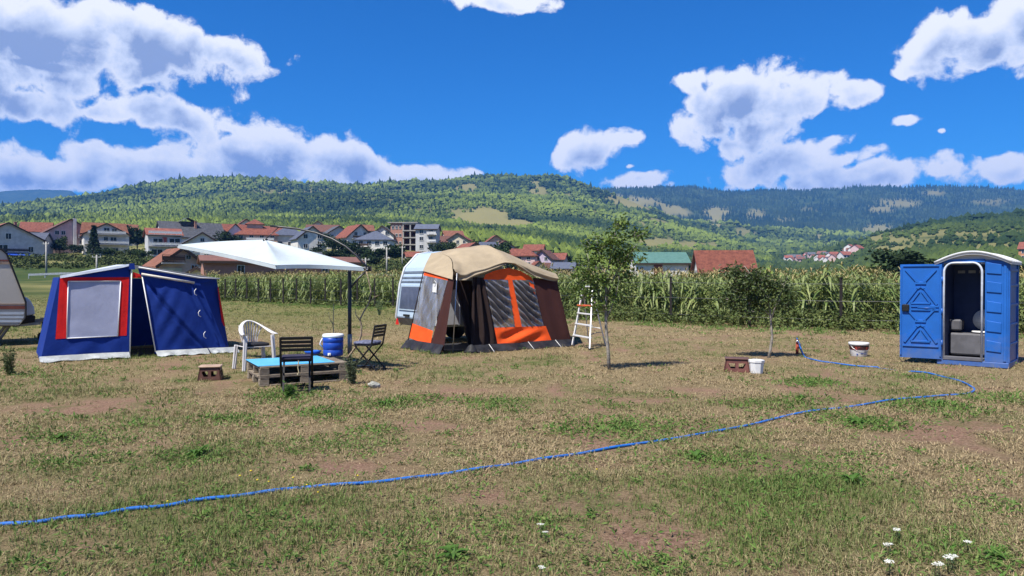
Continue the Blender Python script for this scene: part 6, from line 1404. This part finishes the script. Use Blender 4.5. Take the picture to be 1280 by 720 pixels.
sapling('thin straight bare sapling in front of the blue cooler', 423, 462, [(424, 466), (422, 450), (421, 438), (418, 422), (416.5, 408), (417, 392), (417.5, 380)], .014, [[(422, 446), (430, 440), (435, 432)], [(417, 408), (412, 398), (411, 390)]])

# ------------------------------------------------------------------ lawn plants
def rosette(r, n, L, w, up):
    LV, LF = [], []
    for k in range(n):
        az = 6.28*k/n+r.normal()*.3; l = L*r.uniform(.6, 1.15); ww = w*r.uniform(.8, 1.2); u = up*r.uniform(.5, 1.3); d = np.array((math.cos(az), math.sin(az), 0)); s = np.array((-d[1], d[0], 0)); o = len(LV)
        for i in range(5):
            t = i/4; p = d*l*t*(1-.15*u)+np.array((0, 0, .01+l*(u*t-.75*u*t*t))); q = ww*math.sin(math.pi*min(.97, t*.85+.12)); LV += [p-s*q+np.array((0, 0, q*.35)), p, p+s*q+np.array((0, 0, q*.35))]
        for i in range(4):
            for j in range(2): LF.append((o+3*i+j, o+3*i+j+1, o+3*i+3+j+1, o+3*i+3+j))
    return np.array(LV), np.array(LF)
WEED = M('broad_weed_leaf', (.055, .125, .020), .6, scale=6, rgb2=(.11, .21, .04), spec=.2, translucent=.3)
rw = np.random.default_rng(31); WME = []
for k in range(5): V, F = rosette(rw, 16+3*k, .10+.012*k, .011+.003*(k % 3), 1.0); WME.append(big_mesh('weed', V, F, [WEED], smooth=True))
wspots = [(75,548,3),(70,580,3),(240,572,4),(250,563,3),(287,526,3),(410,556,4),(395,516,3),(420,520,2),(357,494,3),(375,487,3),(172,535,2),(125,555,2),(480,505,4),(500,503,3),(620,505,3),(570,500,2),(90,583,2),(620,512,2),(890,570,2),(880,572,3),(1020,478,3),(1010,474,2),(1075,530,3),(1090,533,2),(1160,507,3),(1175,510,3),(970,612,3),(1060,600,3),(1240,706,4),(1250,700,3),(1265,500,4),(815,716,2),(950,636,2),(705,537,2),(1032,575,2),(430,470,2),(470,540,2),(345,490,2),(1000,500,3),(1150,470,3),(520,497,2),(560,700,3),(520,708,2)]
gw = random.Random(3)
for (px, py, n) in [w for w in wspots if w[2] >= 3][::2]:
    p = gp(px+gw.gauss(0, 8), py+gw.gauss(0, 3)); o = inst('broadleaf_weed', gw.choice(WME), None, p, (gw.uniform(-.15, .15), gw.uniform(-.15, .15), gw.uniform(0, 6.28)), (gw.uniform(.7, 1.15),)*3)
    tag(o, 'low bright green broad leaved weed growing in the dry lawn', 'weed', 'broad leaved weeds in the lawn')
def weed_patches():
    r = np.random.default_rng(41); P, sz = [], []
    spots_ = [(px, py, .10*n+.12, 60*n+60) for px, py, n in wspots]+[(795, 535, .8, 1100), (770, 540, .6, 400), (1010, 480, .5, 400), (900, 578, .45, 420), (1170, 512, .6, 700), (1080, 530, .5, 500), (965, 612, .3, 260), (120, 552, .5, 300), (410, 557, .45, 400), (365, 498, .5, 400), (40, 470, 1.2, 900), (78, 548, .32, 300), (72, 580, .25, 220), (242, 574, .28, 320), (288, 526, .30, 260), (395, 515, .35, 240), (488, 505, .5, 320), (622, 503, .4, 260), (355, 495, .4, 350), (1240, 705, .22, 200), (815, 712, .2, 120), (345, 650, .3, 200), (600, 660, .4, 260), (1215, 590, .3, 160), (1262, 500, .6, 600), (990, 512, .6, 400), (1260, 640, .3, 300), (1040, 590, .4, 300)]
    for k in range(700): spots_.append((gw.uniform(0, 1280), 430+290*gw.random()**1.3, gw.uniform(.04, .25), gw.randint(5, 34)))
    for (px, py, rad, n) in spots_:
        c = gp(px, py); s_ = 1.0 if py > 540 else 1.35
        for _k in range(int(n)):
            a = r.random()*6.28; q = rad*r.random()**.7; x, y = c.x+q*math.cos(a)*1.25, c.y+q*math.sin(a); P.append((x, y, 0)); sz.append(r.uniform(.022, .058)*s_)
    for k in range(260):      # greener fringe before the maize
        s_0 = 24+r.random()*(FLEN-30); p, d = poly_at(FENCE, s_0); nn = Vector((d.y, -d.x, 0)); nn = nn if nn.y < 0 else -nn; q0 = p+nn*(.3+abs(r.normal())*1.3); rad = r.uniform(.15, .5)
        for _k in range(40): a = r.random()*6.28; q = rad*r.random()**.6; P.append((q0.x+q*math.cos(a), q0.y+q*math.sin(a), 0)); sz.append(r.uniform(.05, .13))
    P = np.array(P); P[:, 2] = hgt_np(P[:, 0], P[:, 1])+r.random(len(P))*.035
    V, F = leaves_np(P, np.array(sz), r, up=1.2, wid=.3, fold=.3, droop=-.35); tn = np.repeat(np.clip(r.normal(.45, .3, len(P)), 0, 1), 4)
    V[:, 2] = np.maximum(V[:, 2], hgt_np(V[:, 0], V[:, 1])+.004)
    o = bpy.data.objects.new('lawn_weeds', big_mesh('lawn_weeds', V, F, [M('lawn_weed_leaf', (.055, .135, .022), .65, scale=3, rgb2=(.11, .24, .042), spec=.2, tint=(.19, .24, .07), translucent=.25)], tint=tn)); C.objects.link(o)
    tag(o, 'patches of small green leaved weeds spread through the dry lawn', 'weeds', kind='stuff')
weed_patches()
# yarrow flowers
YST = M('yarrow_stem', (.09, .12, .05), .8); YFL = M('yarrow_white', (.70, .70, .62), .8)
ym = MB(); yr = random.Random(6)
for k in range(5): ym.tube([(0, 0, 0), (yr.uniform(-.01, .01), 0, .12), ((k-2)*.012, yr.uniform(-.02, .02), .2)], .0022, 4)
for k in range(6): z = .02+.02*k; a = k*2.1; ym.add([(0, 0, z), (.05*math.cos(a), .05*math.sin(a), z+.03), (.05*math.cos(a+.3), .05*math.sin(a+.3), z+.028)], [(0, 1, 2)])
YS = ym.mesh('stem', [YST]); yf = MB()
for k in range(46):
    a = yr.uniform(0, 6.28); rad = .042*math.sqrt(yr.random()); x, y = rad*math.cos(a), rad*math.sin(a); z = .2-.18*rad+yr.uniform(-.004, .004); yf.box((x, y, z), (.009, .009, .005), Matrix.Rotation(yr.random()*3, 3, 'Z'))
YF = yf.mesh('flower_head', [YFL])
ylab = {0: 'white flat topped wildflower head in the lower right of the lawn', 1: 'white wildflower head near the bottom middle of the lawn'}
for (px, py, g_) in [(1107,680,0),(1113,683,0),(1122,664,0),(1168,706,0),(1174,709,0),(1184,703,0),(1190,699,0),(1210,680,0),(1112,707,0),(676,660,1),(682,666,1),(675,712,1)]:
    p = gp(px, py+15); t = thing('wildflower', ylab[g_], 'flower', p, yr.uniform(0, 6), 'white wildflowers '+('at the lower right' if g_ == 0 else 'at the bottom middle')); k = yr.uniform(.34, .5); t.scale = (k*1.25, k*1.25, k); t.rotation_euler = (yr.uniform(-.15, .15), yr.uniform(-.15, .15), yr.uniform(0, 6))
    inst('stem', YS, t); inst('flower_head', YF, t)
yb = MB(); yb.tube([(0, 0, 0), (.004, 0, .06), (0, .006, .11)], .002, 4); DS = yb.mesh('stem', [YST]); yb = MB(); yb.lathe([(0, .108), (.012, .112), (.014, .118), (0, .124)], seg=8); DF = yb.mesh('flower_head', [M('yellow_petal', (.75, .55, .03), .7)])
for (px, py) in [(299,598),(320,603),(313,592),(338,603),(365,600),(384,608),(405,609),(211,629),(446,597),(398,617),(1222,598),(747,585)]:
    p = gp(px+gw.uniform(-2, 2), py+12); t = thing('yellow_flower', 'tiny yellow flower beside the blue hose' if px < 500 else 'lone tiny yellow flower in the right half of the lawn', 'flower', p, gw.uniform(0, 6), 'tiny yellow flowers near the hose' if px < 500 else 'lone yellow flowers'); k = gw.uniform(.5, .8); t.scale = (k,)*3; inst('stem', DS, t); inst('flower_head', DF, t)
# tall grey-green weed clump beside the pallets
def clump(label, px, py, h, n, seed, mat_):
    r = np.random.default_rng(seed); b_ = gp(px, py); t = thing('weed_clump', label, 'weed', b_); P = []; S_ = []; m = MB()
    for k in range(n):
        a = r.random()*6.28; l = h*r.uniform(.55, 1.1); d = np.array((math.cos(a), math.sin(a), 0))*r.uniform(.05, .5)*l*.8; p0 = d*.15; q1 = d+np.array((0, 0, l)); m.tube([tuple(p0), tuple((p0+q1)/2+np.array((0, 0, .03))), tuple(q1)], [.005, .004, .0015], 4, cap=False)
        for _k in range(22): s = r.random(); P.append(p0+(q1-p0)*s+r.normal(size=3)*.012); S_.append(r.uniform(.03, .075))
    m.build('stems', YST, t, kind='stuff'); V, F = leaves_np(np.array(P), np.array(S_), r, wid=.3); o = bpy.data.objects.new('leaves', big_mesh('leaves', V, F, [mat_])); C.objects.link(o); o.parent = t
WG = M('grey_green_leaf', (.085, .105, .055), .7, scale=4, rgb2=(.15, .17, .09), translucent=.15)
clump('tall grey green weed clump between the pallets and the right folding chair', 440, 480, .42, 26, 1, WG)
clump('bright green grass clump at the foot of the near folding chair', 362, 496, .20, 16, 2, WEED)
clump('leafy weed clump at the left edge in front of the caravan', 12, 470, .45, 26, 3, M('green_clump_leaf', (.06, .085, .028), .7, scale=4, rgb2=(.12, .14, .05), translucent=.15))
clump('loose pale green weed at the edge of the maize left of the caravan', 474, 394, .75, 22, 5, M('pale_green_leaf', (.10, .16, .07), .6, scale=4, rgb2=(.2, .28, .14), translucent=.2))

# ------------------------------------------------------------------ grass blades over the lawn
def grass():
    r = np.random.default_rng(12)
    def region(y0, y1, dens, bl, hh, ww):
        A_ = .76*(y1*y1-y0*y0)/1.0; n = int(A_*dens); y = np.sqrt(r.random(n)*(y1*y1-y0*y0)+y0*y0); x = (r.random(n)*2-1)*.76*y
        pat = fbm(x*1.15+9, y*1.15+2, 4); grn = fbm(x*.42+40, y*.42+11, 4)
        keep = (r.random(n) < np.clip(.80+pat*2.6, .10, 1)*(1-.82*np.clip((SOIL0-pat)*9, 0, 1))); keep &= ~(np.abs(x-FX(y)) < 0) if False else keep
        # nothing grows inside the maize
        x, y, grn, pat = x[keep], y[keep], grn[keep], pat[keep]; fy = np.interp(x, [p.x for p in FENCE], [p.y for p in FENCE]); k2 = y < fy+.6; x, y, grn, pat = x[k2], y[k2], grn[k2], pat[k2]
        n = len(x); z = hgt_np(x, y)
        g_ = np.clip(grn*5.0-.16+r.normal(0, .25, n), 0, 1)*.9
        far = np.clip((y-20)/14, 0, 1)*np.clip(1-(x+4)/6, 0, 1); g_ = np.clip(g_+far*.5, 0, 1)
        N_ = n*bl; X = np.repeat(x, bl)+r.normal(0, .022*hh/.05, N_); Yb = np.repeat(y, bl)+r.normal(0, .022*hh/.05, N_); Z = np.repeat(z, bl); G = np.clip(np.repeat(g_, bl)+r.normal(0, .16, N_), 0, 1)
        tall = np.where(r.random(N_) < .05, 1.9, 1.0); h = hh*r.uniform(.35, 1.25, N_)*tall*(.75+.6*np.clip(np.repeat(pat, bl)*2+.3, 0, 1)); az = r.random(N_)*6.283; lean = r.uniform(.3, 1.6, N_)*np.where(G > .5, .7, 1.7)
        dx, dy = np.cos(az), np.sin(az); w = ww*r.uniform(.6, 1.3, N_); sx, sy = -dy*w, dx*w
        b0 = np.stack((X-sx, Yb-sy, Z-.004), 1); b1 = np.stack((X+sx, Yb+sy, Z-.004), 1); m = np.stack((X+dx*h*lean*.42, Yb+dy*h*lean*.42, Z+h*.62/np.sqrt(1+lean*lean*.25)), 1); tip = np.stack((X+dx*h*lean, Yb+dy*h*lean, Z+h/np.sqrt(1+lean*lean)), 1)
        return b0, b1, m, tip, sx, sy, G
    VV, FF, TT = [], [], []; o_ = 0
    for args in ((3.0, 6.0, 780, 6, .050, .0024), (6.0, 10.5, 330, 6, .055, .0036), (10.5, 19.0, 120, 6, .060, .0060), (19.0, 36.0, 34, 6, .07, .011), (36, 64, 9, 6, .085, .02)):
        b0, b1, m, tip, sx, sy, G = region(*args); n = len(b0)
        if args[0] < 10:
            mm = np.stack((sx, sy, 0*sx), 1)*.75
            V = np.stack((b0, b1, m+mm, m-mm, tip), 1).reshape(-1, 3); b = np.arange(n)[:, None]*5+o_; F = np.concatenate((b+[[0, 1, 2]], b+[[0, 2, 3]], b+[[3, 2, 4]])); k = 5
        else:
            V = np.stack((b0, b1, tip), 1).reshape(-1, 3); b = np.arange(n)[:, None]*3+o_; F = b+[[0, 1, 2]]; k = 3
        VV.append(V); FF.append(F); TT.append(np.repeat(G, k)); o_ += len(V)
    V, F, T = np.concatenate(VV), np.concatenate(FF), np.concatenate(TT); pass
    o = bpy.data.objects.new('grass', big_mesh('grass', V, F, [M('grass_blade', (.17, .115, .06), .75, scale=60, rgb2=(.56, .44, .26), fac=(.40, .62), spec=.2, tint=(.10, .16, .035), translucent=.2)], tint=T)); C.objects.link(o)
    tag(o, 'short dry straw and green grass covering the lawn', 'grass', kind='stuff')
grass()

# ------------------------------------------------------------------ haze of the valley air
hz = MB().box((0, 0, 0), (2, 2, 2)).build('haze', []) if False else None
hzm = bpy.data.materials.new('valley_haze'); hzm.use_nodes = True; ht = hzm.node_tree; ht.nodes.clear()
pv = N(ht, 'ShaderNodeVolumePrincipled'); pv.inputs['Color'].default_value = (.10, .36, 1.0, 1); pv.inputs['Density'].default_value = 1.3e-4; pv.inputs['Anisotropy'].default_value = 0.0
mo = N(ht, 'ShaderNodeOutputMaterial'); ht.links.new(pv.outputs[0], mo.inputs['Volume'])
zt = float(HZ.max())+45; zb = float(HZ.min())-1.5
hz = MB().box((0, 0, (zt+zb)/2), (14600, 14600, zt-zb)).build('haze', hzm); tag(hz, 'thin pale blue haze filling the valley air', 'haze', kind='stuff')
